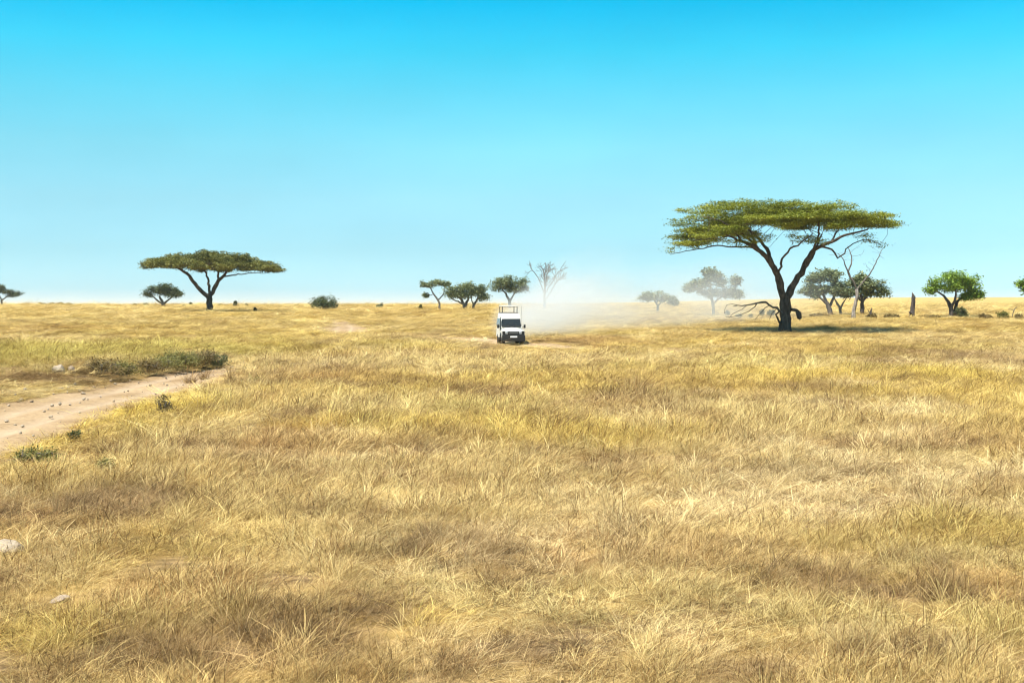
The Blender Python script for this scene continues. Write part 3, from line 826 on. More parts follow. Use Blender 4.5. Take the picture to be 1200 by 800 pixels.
far_tree('savanna_tree', 'small dark green tree with low wide crown beside the lone dome-topped acacia', 191, 360.5,
         [[(191, 362, 0, .55), (191, 357, 0, .45), (190, 353, 0, .32), (187, 348, 0, .2)], [(191, 357, 0, .3), (196, 352, .3, .2), (203, 347, 0, .1)], [(190, 356, 0, .25), (184, 351, -.4, .18), (179, 347, 0, .1)]],
         [(186, 340, 16, 8), (196, 341, 15, 7), (205, 345, 11, 4.5), (175, 345, 7, 5)], BARK_GREY, LEAF_DARK, 21, 1.2)
far_tree('savanna_tree', 'small dark tree with open crown far out beyond the stony track', 4, 359,
         [[(2, 360, 0, .3), (2, 354, 0, .26), (1, 349, 0, .2), (-2, 344, 0, .1)], [(2, 352, 0, .2), (8, 348, 0, .14), (15, 346, 0, .1)]],
         [(1, 340, 8, 6), (10, 344, 9, 5), (19, 345, 7, 3.5), (-10, 343, 9, 6)], BARK_GREY, LEAF_DARK, 22, 1.1)
far_tree('savanna_tree', 'slender tree with sparse flat crown and bent trunk in the central grove', 516, 363.5,
         [[(516, 365, 0, .22), (515, 357, 0, .19), (513, 351, 0, .17), (508, 344, 0, .13), (504, 337, 0, .08), (499, 334, 0, .05)], [(514, 352, 0, .13), (519, 345, .3, .1), (521, 338, 0, .06)], [(508, 346, 0, .08), (501, 346, -.3, .05), (497, 347, 0, .03)]],
         [(500, 334, 9, 3.0), (512, 331.5, 11, 2.6), (521, 333, 8, 2.6), (499, 346.5, 3, 2)], BARK_GREY, LEAF_GREY, 23, .8, dens=26, npad=.9)
far_tree('savanna_tree', 'broad dense grey-green tree with twin stems in the middle of the central grove', 545, 363.5,
         [[(545, 365, 0, .34), (544, 358, 0, .30), (541, 352, 0, .22), (536, 345, 0, .12)], [(545, 359, 0, .24), (548, 352, .3, .2), (550, 343, .3, .1)], [(544, 357, 0, .2), (537, 353, -.3, .13), (529, 350, -.3, .08)]],
         [(545, 336, 14, 6.5), (534, 341, 12, 7), (554, 341, 10, 7), (530, 347, 8, 3.5), (546, 346, 11, 5)], BARK_GREY, LEAF_GREY, 24, 1.1)
far_tree('savanna_tree', 'low rounded grey-green tree leaning against the dense tree of the central grove', 556, 363.5,
         [[(555, 365, 0, .28), (555.5, 358, 0, .24), (558, 352, 0, .16), (562, 345, 0, .08)], [(555.5, 358, 0, .14), (553, 352, 0, .1), (553, 346, 0, .06)]],
         [(561, 343, 10, 8), (566, 348, 6, 6)], BARK_GREY, LEAF_GREY, 25, 1.0)
far_tree('savanna_tree', 'round-crowned tree half lost in dust right behind the safari vehicle', 597, 363,
         [[(597, 364, 0, .34), (597, 354, 0, .28), (594, 346, 0, .2), (588, 338, 0, .1)], [(597, 354, 0, .2), (602, 345, .3, .15), (608, 337, 0, .08)]],
         [(590, 332, 15, 7), (602, 331, 16, 7), (611, 337, 9, 6), (582, 337, 8, 6), (597, 339, 12, 4)], BARK_GREY, LEAF_GREY, 26, 1.2)
# leafless wispy tree
q = Px(638, 363); r_ = np.random.default_rng(27); L = q
ex = []
for k in range(520):
    a, b = r_.normal(0, .42), r_.normal(0, .45)
    ex.append((L(639 + a * 21, 0)[0], b * 3.0, L(0, 313 + abs(r_.normal(0, 4.5)) + 3 * abs(a))[2]))
build_tree('bare_tree', 'tall leafless tree with wispy spreading twigs rising out of the dust', 'tree', q.b,
           [[L(638, 365, 0, .22), L(638.5, 352, 0, .18), L(638.5, 340, 0, .14), L(638, 326, 0, .09), L(637, 317, 0, .05)],
            [L(638.5, 346, 0, .10), L(634, 334, .4, .08), L(629, 322, .5, .05), L(624, 317, .5, .03)], [L(638.5, 344, 0, .10), L(645, 334, -.4, .08), L(651, 323, -.5, .05), L(656, 318, -.5, .03)],
            [L(638.5, 352, 0, .10), L(645, 343, .4, .08), L(650, 334, .8, .05), L(656, 326, 1, .03)], [L(638.5, 340, 0, .08), L(640.5, 326, .8, .06), L(643, 316, 1.2, .03)]],
           [], BARK_GREY, LEAF_GREY, 27, step=.5, tip=.020, twig=(1.1, 3, 3, .55, .15))
far_tree('savanna_tree', 'pale umbrella-shaped tree dimmed by drifting dust beside the irregular hazy tree', 771, 367,
         [[(771, 369, 0, .24), (771, 362, 0, .2), (770, 356, 0, .15), (764, 350, 0, .08)], [(771, 358, 0, .13), (777, 352, .3, .09), (784, 349, 0, .05)]],
         [(768, 347, 18, 4.5), (757, 350, 11, 4), (781, 350, 12, 4), (789, 354, 7, 2.2)], BARK_GREY, LEAF_GREY, 28, 1.0)
far_tree('savanna_tree', 'irregular grey tree with tall centre lobe seen through drifting dust', 836, 370,
         [[(836, 372, 0, .22), (836, 362, 0, .19), (835, 352, 0, .17), (833, 342, 0, .12), (831, 330, 0, .07)], [(835.5, 354, 0, .13), (828, 345, .3, .1), (816, 338, .3, .05)], [(835.5, 356, 0, .13), (845, 348, -.3, .1), (853, 340, 0, .06), (861, 331, 0, .04)]],
         [(834, 323, 12, 8.5), (842, 330, 9, 9), (815, 334, 13, 6), (808, 338, 8, 4), (836, 343, 15, 7), (855, 343, 11, 7), (862, 329, 5, 6), (824, 330, 8, 7), (864, 345, 5, 5)], BARK_GREY, LEAF_GREY, 29, .9)
far_tree('savanna_tree', 'dense grey-green tree with thick dark stem behind the large acacia trunk', 970, 369.5,
         [[(973, 371, 0, .36), (972, 362, 0, .32), (968, 354, 0, .24), (964, 344, 0, .14), (961, 335, 0, .08)], [(972, 360, 0, .2), (977, 350, .4, .16), (980, 340, .4, .1)], [(970, 357, 0, .2), (961, 350, -.4, .13), (953, 345, -.3, .07)]],
         [(965, 322, 14, 8), (976, 324, 12, 9), (953, 328, 12, 9), (948, 338, 11, 9), (962, 340, 13, 9), (978, 340, 12, 9), (955, 346, 10, 5)], BARK_CHAR, LEAF_GREY, 30, 1.0)
far_tree('savanna_tree', 'slim forked tree with thin grey-green foliage between the dense tree and the dead pale tree', 985, 369.5,
         [[(985.5, 371, 0, .22), (985, 364, 0, .19), (982, 357, 0, .15), (978, 350, 0, .08)], [(985, 362, 0, .14), (988, 355, .2, .1), (992, 349, 0, .06)]],
         [(985, 338, 10, 9), (991, 345, 9, 5)], BARK_GREY, LEAF_GREY, 31, .9)
far_tree('savanna_tree', 'wide grey-green tree with upright dark stem just behind the dead pale tree', 1010, 369,
         [[(1010, 371, 0, .32), (1010, 362, 0, .28), (1010, 352, 0, .2), (1007, 342, 0, .1)], [(1010, 355, 0, .18), (1017, 346, .3, .13), (1027, 338, 0, .07)], [(1010, 354, 0, .16), (1003, 345, -.3, .11), (998, 337, 0, .06)]],
         [(1003, 330, 13, 8), (1014, 332, 13, 9), (1025, 334, 12, 8), (1034, 342, 9, 6), (1020, 345, 12, 5), (1000, 343, 10, 7)], BARK_CHAR, LEAF_GREY, 32, 1.0)
# dead pale tree
q = Px(1000, 373.5); L = q; r_ = np.random.default_rng(33)
ex = [(L(px + r_.normal(0, 5), 0)[0], r_.normal(0, .8), L(0, rw + r_.normal(0, 4))[2]) for px, rw in ((992, 296), (984, 305), (1003, 296), (1036, 290), (1028, 300), (1014, 309), (1022, 308), (978, 296), (1010, 288)) for _ in range(7)]
build_tree('dead_tree', 'dead pale barkless tree with two long bare limbs under the large acacia crown', 'tree', q.b,
           [[L(1000, 375, 0, .42), L(1000, 367, 0, .30), L(1002, 356, 0, .26), L(1004, 346, 0, .24), L(1003.5, 339, 0, .24)],
            [L(1003.5, 340, 0, .17), L(999, 330, -.2, .16), L(993, 320, -.3, .13), L(996, 311, -.2, .11), L(998, 303, 0, .09), L(996, 295, .2, .06), L(993, 288, .3, .03)],
            [L(1003.5, 341, 0, .14), L(1012, 330, .3, .12), L(1020, 321, .4, .10), L(1026, 310, .5, .08), L(1031, 300, .5, .06), L(1036, 290, .5, .03)],
            [L(997, 326, -.2, .11), L(990, 314, -.6, .10), L(986, 305, -.8, .07), L(980, 298, -1, .04)]],
           [], BARK_PALE, LEAF_GREY, 33, step=.35, kill=.45, tip=.012, extra=ex, iters=16, thick=.82, limb_bark={1: BARK_GREY, 2: BARK_GREY, 3: BARK_GREY})
far_tree('savanna_tree', 'bright green round-crowned tree with several dark stems beside a snapped dead trunk', 1117, 372,
         [[(1115, 374, 0, .34), (1115, 365, 0, .30), (1113, 357, 0, .24), (1108, 349, 0, .15), (1098, 342, 0, .08)], [(1120, 374, .3, .26), (1120, 365, .3, .23), (1122, 357, .4, .2), (1127, 349, .4, .13), (1136, 343, 0, .07)],
          [(1114, 360, 0, .2), (1117, 351, -.5, .16), (1118, 341, -.6, .1)]],
         [(1118, 326, 17, 9), (1104, 332, 16, 9), (1133, 332, 13, 9), (1090, 340, 13, 6), (1142, 341, 12, 7), (1118, 338, 16, 6), (1146, 347, 8, 3.5), (1132, 348, 9, 3)], BARK_CHAR, LEAF_BRIGHT, 34, 1.0, dens=46, lsize=.17)
far_tree('savanna_tree', 'small green tree with ragged crown past the bright green round-crowned tree', 1208, 371,
         [[(1208, 373, 0, .3), (1208, 362, 0, .26), (1206, 352, 0, .2), (1202, 343, 0, .1)], [(1208, 356, 0, .18), (1214, 346, .2, .12), (1220, 340, 0, .07)]],
         [(1197, 334, 6, 5), (1206, 330, 10, 6), (1216, 334, 12, 8), (1208, 341, 10, 5)], BARK_CHAR, LEAF_BRIGHT, 35, .8)
# snapped dead trunk
q = Px(1069.5, 372.5); L = q
build_tree('dead_tree', 'snapped upright dead trunk standing next to the bright green tree', 'dead tree', q.b,
           [[L(1068.5, 374, 0, .46), L(1069, 366, 0, .29), L(1070, 358, .1, .27), L(1070.3, 352, 0, .24), L(1069.6, 347, 0, .18), L(1068.8, 343, 0, .05)], [L(1069.5, 370, 0, .16), L(1066, 367, -.5, .13), L(1063, 365.5, -.8, .09)], [L(1070.3, 354, 0, .13), L(1072, 350, .1, .11), L(1072.4, 346.5, .1, .03)]],
           [], BARK_CHAR, LEAF_GREY, 36, step=.25, names=['trunk', 'root', 'splinter'])

# ---- shrubs
def shrub(label, px, row, w, h, leaf, seed, dens=90, lsize=.05, name='shrub', group=None, cat='shrub', lean=0.0, padr=None, tip=.006):
    q = Px(px, row); r = np.random.default_rng(seed)
    rx, rz = w / 2 * q.m, h * q.m
    pr = padr or max(min(rx, rz) * .42, .06)
    n = int(5 + 5 * rx / max(pr, .05))
    pads = lump_pads(lean * rz, rz * .52, rx, rz * .52, rx * .8, n, pr, r, .7)
    limbs = []
    for k in range(5):
        a = k * 1.26 + r.uniform(0, .6)
        limbs.append([(0, 0, -.05, rz * .035), (math.cos(a) * rx * .25, math.sin(a) * rx * .2, rz * .35, rz * .025), (math.cos(a) * rx * .55, math.sin(a) * rx * .45, rz * .7, rz * .015)])
    o = empty(name, q.b); tag(o, label, cat, group)
    sk = Skeleton()
    for k, l in enumerate(limbs): sk.limb(l, 0, rz * .12, r, attach=k > 0)
    att = np.vstack([np.array(c) + ball(r, 5, .6) * np.array(R3) for c, R3 in pads])
    sk.colonise(att, rz * .1, rz * .14, 14, r)
    t = sk.tubes(0, sk.radii(tip), r)
    new_obj('stems', np_mesh('stems', t[0], t[1]), o, [BARK_GREY])
    C, S = pad_leaves(pads, dens, r, pr * .35, pr * .3, 16)
    C[:, 2] = np.maximum(C[:, 2], 0.02)
    new_obj('foliage', leaf_mesh('foliage', C, lsize, r, .2, S), o, [leaf])
    return o

shrub('dark round bush sitting alone on the plain past the lone dome-topped acacia', 381, 363.5, 31, 15, LEAF_DARK, 41, 30, .2, tip=.02)
shrub('small dark bush with pale twigs on the flank of the lone dark round bush', 368, 362.5, 9, 6, LEAF_OLIVE, 42, 30, .15, tip=.015)
for k, (px, row, w, h, lf, lb) in enumerate([
    (118, 440, 56, 19, LEAF_DRY, 'brown dry bush next to the pale boulder on the track bank'),
    (147, 442, 42, 19, LEAF_WEED, 'olive bush with dark shade between brown bushes on the track bank'),
    (172, 440, 44, 18, LEAF_DRY, 'rusty brown bush amid green bushes on the track bank'),
    (194, 438, 46, 20, LEAF_WEED, 'low olive green bush overhanging the track edge'),
    (214, 435, 54, 24, LEAF_WEED, 'tall loose olive bush at the top of the track bank'),
    (238, 432, 44, 22, LEAF_DRY, 'thin yellowish bush behind the dark end bush of the bank'),
    (255, 435, 28, 20, LEAF_DARK, 'compact dark green bush at the end of the track bank')]):
    shrub(lb, px, row, w, h, lf, 50 + k, 260, .045)
for k, (px, row, w, h, lf, lb) in enumerate([
    (88, 519, 17, 13, LEAF_DARK, 'leafy dark green plant on the grassy verge of the stony track'),
    (124, 352 + 200, 26, 13, LEAF_WEED, 'straggly olive weed low in the grass below the track verge'),
    (40, 545, 62, 22, LEAF_WEED, 'wide pale green weed clump spilling onto the stony track'),
    (192, 487, 26, 24, LEAF_DRY, 'upright brown weed by the bend of the track verge')]):
    shrub(lb, px, row, w, h, lf, 60 + k, 420, .03)
shrub('dark low thicket at the foot of the bright green round-crowned tree', 1127, 372.5, 17, 12, LEAF_DARK, 70, 40, .14, tip=.02)
for k, (px, row, w, h, lb) in enumerate([
    (1046, 373, 22, 4, 'low dry brush lying past the dead pale tree'), (1088, 373, 26, 3.5, 'low dry brush between the snapped trunk and the bright green tree'),
    (1155, 374, 20, 5, 'low dry brush beyond the dark thicket'), (1176, 374, 14, 9, 'mounded dark brush among the low dry brush'), (1196, 375, 18, 6, 'low dry brush under the small ragged green tree'),
    (1022, 372.5, 16, 4, 'low dry brush beside the short leaning stump'), (960, 371.5, 26, 3, 'low dry brush under the dense grey-green tree')]):
    shrub(lb, px, row, w, h, LEAF_DRY if k != 3 else LEAF_OLIVE, 72 + k, 40, .12, tip=.015)
for k, (px, row, w, h, lb) in enumerate([
    (904, 371, 10, 8, 'dark low scrub behind the broken branch of the large acacia'), (893, 371, 6, 9, 'small upright scrub beneath the broken branch'),
    (880, 372, 6, 3, 'tiny dark scrub under the arching dead branch'), (866, 372, 8, 4, 'dark low scrub at the tip of the hanging dead twig'), (852, 371, 6, 7, 'small grey scrub at the tip of the broken branch')]):
    shrub(lb, px, row, w, h, LEAF_DARK, 82 + k, 40, .12, tip=.015)
HZ = [(46, 358, 3, 4), (50, 358.3, 8, 3), (60, 358.2, 10, 3), (70, 358, 11, 3.2), (80, 358.2, 9, 2.8), (127, 358.5, 3, 3), (158, 359, 5, 3), (171, 359.3, 8, 4), (224, 359.5, 4, 5), (258, 359.5, 6, 3), (276, 360.5, 6, 8), (289, 360, 4, 4), (348, 359.5, 5, 2.5), (431, 359.5, 3, 2.5), (445, 361.5, 8, 5), (493, 363, 3, 6), (299, 366, 2.2, 5), (216, 359.6, 5, 2.5)]
for k, (px, row, w, h) in enumerate(HZ):
    lb_ = {276: 'upright dark shrub on the skyline just past the lone dome-topped acacia', 445: 'small round dark shrub between the lone dark bush and the central grove',
           493: 'thin upright shrub beside the slender bent tree of the central grove', 299: 'tiny upright tuft in front of the skyline past the lone dome-topped acacia',
           171: 'low dark shrub hugging the small dark green wide-crowned tree', 224: 'small upright shrub between the wide-crowned tree and the dome-topped acacia'}.get(px)
    shrub(lb_ or 'small dark shrub dotting the far grassy skyline', px, row, w, h, LEAF_DARK if k % 3 else LEAF_OLIVE, 100 + k, 16, .22, name='distant_shrub', group='shrubs along the far skyline', tip=.03)
# short leaning stump
q = Px(1020, 371.5); L = q
build_tree('tree_stump', 'short leaning broken stump in the brush by the dead pale tree', 'stump', q.b, [[L(1020, 373, 0, .16), L(1020.3, 366, 0, .13), L(1021.5, 361, 0, .06)], [L(1020.2, 367, 0, .07), L(1018, 364.5, .1, .05), L(1017, 362, .1, .03)]], [], BARK_CHAR, LEAF_GREY, 37, step=.15, names=['trunk', 'branch_stub'])
q = Px(1187, 372); L = q
build_tree('dead_sapling', 'thin bent dead sapling sticking out of the dry brush', 'sapling', q.b, [[L(1186, 374, 0, .06), L(1187, 367, 0, .05), L(1189, 362, 0, .05), L(1192, 359.5, 0, .03)], [L(1188, 364, 0, .04), L(1184, 362.5, .1, .03), L(1182, 363, .1, .02)]], [], BARK_GREY, LEAF_GREY, 38, step=.15, names=['trunk', 'twig'])

# ================================================================ stones
M_STONE = simple_mat('pale_stone', (.42, .345, .255), .9, .1, .45, 6.0)
M_STONE2 = simple_mat('brown_stone', (.44, .35, .26), .9, .1, .5, 7.0)
def rock_mesh(name, seed, sub=3):
    r = random.Random(seed)
    bm = bmesh.new(); bmesh.ops.create_icosphere(bm, subdivisions=sub, radius=1.0)
    planes = [(Vector((r.gauss(0, 1), r.gauss(0, 1), r.gauss(0, 1))).normalized(), r.uniform(.55, .85)) for _ in range(9)]
    for v in bm.verts:
        for nrm, d in planes:
            k = v.co.dot(nrm)
            if k > d: v.co -= nrm * (k - d) * .9
        v.co *= 1 + r.uniform(-.03, .03)
    me = bpy.data.meshes.new(name); bm.to_mesh(me); bm.free()
    return me
RM = [rock_mesh('stone', 300 + k, 2) for k in range(6)]
def stone(px, row, w, h, label, group=None, k=0, m=M_STONE, cat='stone', name='stone', sink=.25):
    b = ground_at(px, row); s = b.y / FPX
    if float(track_dist(np.array([b.x]), np.array([b.y]), TRACK_A)[0]) < 1: b.z += .12
    me = RM[k % 6].copy()
    o = new_obj(name, me, None, [m]); f_ = .72 if group else 1.0
    o.scale = (w * s / 2 * 1.2 * f_, w * s / 2 * .95 * f_, h * s * .75 * f_)
    o.location = (b.x, b.y, b.z + h * s * (.5 - sink) + .02); o.rotation_euler = (random.uniform(-.3, .3), random.uniform(-.3, .3), random.uniform(0, 6))
    tag(o, label, cat, group)
stone(70, 437, 17, 10, 'pale boulder at the foot of the track bank next to the brown dry bush', None, 0, M_STONE, 'boulder', 'boulder')
stone(84, 437, 11, 8, 'brown stone leaning on the pale boulder of the track bank', None, 1, M_STONE2)
stone(4, 650, 44, 22, 'flat cream boulder half buried in foreground grass', None, 2, M_STONE, 'boulder', 'boulder', .48)
stone(70, 704, 24, 5, 'flat pinkish stone half hidden in foreground litter', None, 3, M_STONE2, 'stone', 'stone', .5)
ST = [(72, 458, 13, 6), (80, 456, 6, 4), (25, 470, 9, 4), (37, 476, 7, 3), (10, 481, 6, 3), (93, 463, 6, 3), (97, 466, 9, 3), (98, 473, 7, 3), (70, 479, 8, 4), (63, 463, 5, 3), (110, 459, 6, 3), (135, 455, 7, 3), (152, 451, 5, 2.6), (130, 451, 5, 2.5),
      (183, 443, 6, 2.6), (45, 466, 6, 3), (8, 500, 7, 4), (60, 495, 6, 3), (82, 480, 5, 3), (30, 458, 8, 4), (18, 464, 6, 3), (52, 488, 5, 3), (176, 456, 5, 2.4), (150, 463, 4, 2.2), (118, 470, 5, 2.4), (272, 435, 6, 3), (88, 451, 7, 3)]
for k, (px, row, w, h) in enumerate(ST):
    big = w >= 9
    lb_ = {72: 'largest pale stone on the far edge of the stony track', 272: 'lone stone past the dark end bush of the track bank'}.get(px)
    stone(px, row, w, h, lb_ or 'small loose stone lying on the dirt track or its edge', 'loose stones on the track', k, M_STONE if k % 3 else M_STONE2)

# pebbles on the track: too many to count
def pebbles():
    V, F = [], []; off = 0
    base = np.array([v.co[:] for v in RM[0].vertices]); tri = np.array([p.vertices[:] for p in RM[0].polygons])
    bm = bmesh.new(); bmesh.ops.create_icosphere(bm, subdivisions=1, radius=1); base = np.array([v.co[:] for v in bm.verts]); tri = np.array([[v.index for v in f.verts] for f in bm.faces]); bm.free()
    m = TRACK_A[(TRACK_A[:, 1] > 18) & (TRACK_A[:, 1] < 75)]
    for k in range(320):
        c = m[rng.integers(0, len(m))]; x = c[0] + np.clip(rng.normal(0, .5), -.9, .9) * c[2]; y = c[1] + rng.uniform(-.6, .6)
        s = .012 + .045 * rng.uniform(0, 1) ** 3
        V.append(base * s * rng.uniform(.6, 1.3, 3) + np.array([x, y, gz(x, y) + .13 + s * .2])); F.append(tri + off); off += len(base)
    o = new_obj('pebbles', np_mesh('pebbles', np.vstack(V), [np.vstack(F)], True), None, [M_STONE]); tag(o, 'scattered pebbles on the pale dirt track', 'pebbles', kind='stuff')
pebbles()

# ================================================================ single grass tufts by the track
M_TUFT = make_grass_mat('tuft_grass', False, (.36, .23, .09)); M_TUFT_G = make_grass_mat('green_tuft_grass', False, (.30, .29, .09))
def tuft(px, row, w, h, label, m, seed):
    b = ground_at(px, row); s = b.y / FPX
    root = empty('grass_tuft', b); tag(root, label, 'grass tuft')
    for nm, (n, hh, ln) in (('blades', (150, 1.0, .45)), ('seed_stalks', (40, 1.25, .3))):
        v, f, sh = blade_set(n, w * s * .32, h * s * hh, .35, ln, .006, .6, 3, seed + len(nm), nm == 'seed_stalks', .35)
        new_obj(nm, np_mesh(nm, v, [f], True, {'shade': sh}), root, [m])
tuft(222, 452, 20, 13, 'brown dry grass tuft where the track meets the golden verge', M_TUFT, 401)
tuft(237, 447, 18, 12, 'reddish brown grass tuft in front of the dark end bush', M_TUFT, 402)
tuft(271, 448, 22, 10, 'low brown grass tuft just past the dark end bush', M_TUFT, 403)
tuft(150, 483, 16, 9, 'small brown grass tuft on the rim of the stony track', M_TUFT, 404)
tuft(752, 470, 44, 22, 'wide dark brown tuft standing out of the golden mid-field', M_TUFT, 405)
tuft(300, 448, 18, 8, 'short greenish tuft in the golden grass past the track end', M_TUFT_G, 406)

# ================================================================ safari vehicle
PAINT = simple_mat('white_paint', (.76, .75, .71), .38, .5, .2, 2.2, (.66, .61, .52))
BLACK = simple_mat('black_plastic', (.018, .018, .018), .6, .3)
RUBBER = simple_mat('tyre_rubber', (.022, .020, .018), .9, .15, .3, 8, (.07, .055, .04))
STEEL = simple_mat('dusty_steel', (.42, .40, .37), .45, .5, Metallic=.6)
PLATE = simple_mat('plate_white', (.85, .84, .78), .5, .3)
TRIM = simple_mat('dark_grey_trim', (.05, .05, .05), .5, .4)
SEATM = simple_mat('seat_fabric', (.16, .14, .12), .9, .1)
AMBER = simple_mat('amber_lens', (.55, .34, .16), .25, .5)
m_, ns_, ls_, out_ = mat('window_glass')
b_ = bsdf(ns_, ls_, (.030, .038, .042), .06, .6); b_.inputs['Transmission Weight'].default_value = .35; ls_.new(b_.outputs[0], out_.inputs[0]); GLASS = m_
m_, ns_, ls_, out_ = mat('headlight_glass')
b_ = bsdf(ns_, ls_, (.42, .44, .45), .12, .8); ls_.new(b_.outputs[0], out_.inputs[0]); LAMP = m_

class MB:
    def __init__(s): s.bm = bmesh.new()
    def box(s, x0, x1, y0, y1, z0, z1, bevel=0.0, seg=2, taper=None):
        """taper: (dx0,dx1,dy0,dy1) insets of the top face"""
        b = bmesh.new(); bmesh.ops.create_cube(b, size=1)
        for v in b.verts:
            top = v.co.z > 0
            X0, X1, Y0, Y1 = x0, x1, y0, y1
            if top and taper: X0 += taper[0]; X1 -= taper[1]; Y0 += taper[2]; Y1 -= taper[3]
            v.co = Vector((X1 if v.co.x > 0 else X0, Y1 if v.co.y > 0 else Y0, z1 if top else z0))
        if bevel: bmesh.ops.bevel(b, geom=list(b.edges), offset=bevel, segments=seg, profile=.6, affect='EDGES')
        s._merge(b); return s
    def _merge(s, b):
        me = bpy.data.meshes.new('tmp'); b.to_mesh(me); b.free(); s.bm.from_mesh(me); bpy.data.meshes.remove(me)
    def tube(s, pts, r, n=8):
        b = bmesh.new(); rings = []
        pts = [Vector(p) for p in pts]
        for i, p in enumerate(pts):
            t = (pts[min(i + 1, len(pts) - 1)] - pts[max(i - 1, 0)]).normalized()
            u = t.cross(Vector((0, 0, 1))); u = u.normalized() if u.length > .1 else Vector((1, 0, 0)); w = t.cross(u)
            rings.append([b.verts.new(p + (u * math.cos(a) + w * math.sin(a)) * r) for a in [2 * math.pi * k / n for k in range(n)]])
        for A, B in zip(rings, rings[1:]):
            for k in range(n): b.faces.new((A[k], A[(k + 1) % n], B[(k + 1) % n], B[k]))
        b.faces.new(rings[0][::-1]); b.faces.new(rings[-1]); s._merge(b); return s
    def lathe_x(s, prof, n=28, cx=0, cy_=0, cz=0):
        """prof: (x, radius) about the x axis"""
        b = bmesh.new(); rings = [[b.verts.new((cx + x, cy_ + r * math.cos(2 * math.pi * k / n), cz + r * math.sin(2 * math.pi * k / n))) for k in range(n)] for x, r in prof]
        for A, B in zip(rings, rings[1:]):
            for k in range(n): b.faces.new((A[k], A[(k + 1) % n], B[(k + 1) % n], B[k]))
        b.faces.new(rings[0][::-1]); b.faces.new(rings[-1]); s._merge(b); return s
    def quad(s, pts, th):
        """slab of thickness th from four points"""
        P = [Vector(p) for p in pts]; nrm = (P[1] - P[0]).cross(P[2] - P[0]).normalized() * th
        b = bmesh.new(); A = [b.verts.new(p) for p in P]; B = [b.verts.new(p + nrm) for p in P]
        b.faces.new(A[::-1]); b.faces.new(B)
        for k in range(4): b.faces.new((A[k], A[(k + 1) % 4], B[(k + 1) % 4], B[k]))
        s._merge(b); return s
    def build(s, name, m, parent, smooth=False):
        bmesh.ops.recalc_face_normals(s.bm, faces=s.bm.faces)
        me = bpy.data.meshes.new(name); s.bm.to_mesh(me); s.bm.free()
        if smooth:
            me.polygons.foreach_set('use_smooth', [True] * len(me.polygons))
            try: me.set_sharp_from_angle(angle=R(35))
            except Exception: pass
        return new_obj(name, me, parent, [m])

CAR_X, CAR_Y = -0.15, 96.0
car = empty('safari_vehicle', (CAR_X, CAR_Y, gz(CAR_X, CAR_Y - 1) + 0.03), R(6))
car.scale = (.91, 1, 1)
tag(car, 'white safari vehicle with raised roof hatch driving towards the viewer in dust', 'vehicle')
# front at -y
def prism(mb, prof, x0, x1, inset_top=None):
    """side outline (y, z) drawn across the width, narrowing with height: x = half width at z"""
    b = bmesh.new()
    def hw(z): return np.interp(z, [0.5, 1.25, 1.30, 2.40], [x1, x1, x1 - .01, x1 - inset_top]) if inset_top else x1
    Lf = [b.verts.new((-hw(z), y, z)) for y, z in prof]; Rt = [b.verts.new((hw(z), y, z)) for y, z in prof]
    b.faces.new(Lf); b.faces.new(Rt[::-1]); n = len(prof)
    for k in range(n): b.faces.new((Lf[k], Rt[k], Rt[(k + 1) % n], Lf[(k + 1) % n]))
    bmesh.ops.recalc_face_normals(b, faces=b.faces)
    bmesh.ops.bevel(b, geom=[e for e in b.edges], offset=.05, segments=3, profile=.6, affect='EDGES')
    mb._merge(b); return mb
prism(MB(), [(-1.05, .62), (-1.05, 1.42), (-.62, 2.02), (-.42, 2.30), (-.12, 2.40), (2.55, 2.40), (2.66, 2.2), (2.68, .66), (2.0, .60), (.6, .58)], 0, .89, .17).build('body', PAINT, car, True)
# bonnet with a slight crown, and wings
b = bmesh.new(); g = [[None] * 9 for _ in range(5)]
for i, y in enumerate((-2.42, -2.36, -2.0, -1.5, -1.02)):
    for j in range(9):
        u = -1 + j / 4; x = u * (.70 if i < 2 else .74); z = (1.06, 1.13, 1.18, 1.23, 1.30)[i] + .05 * (1 - u * u) - (.05 if abs(u) == 1 else 0)
        g[i][j] = b.verts.new((x, y, z))
for i in range(4):
    for j in range(8): b.faces.new((g[i][j], g[i][j + 1], g[i + 1][j + 1], g[i + 1][j]))
ex = bmesh.ops.extrude_face_region(b, geom=list(b.faces)); bmesh.ops.translate(b, verts=[v for v in ex['geom'] if isinstance(v, bmesh.types.BMVert)], vec=(0, 0, -.12))
mb = MB(); mb._merge(b); bon = mb.build('bonnet', PAINT, car, True)
MB().box(-.16, .16, -1.75, -1.35, 1.25, 1.36, .03, taper=(.02, .02, .1, .02)).build('bonnet_scoop', PAINT, bon, True)
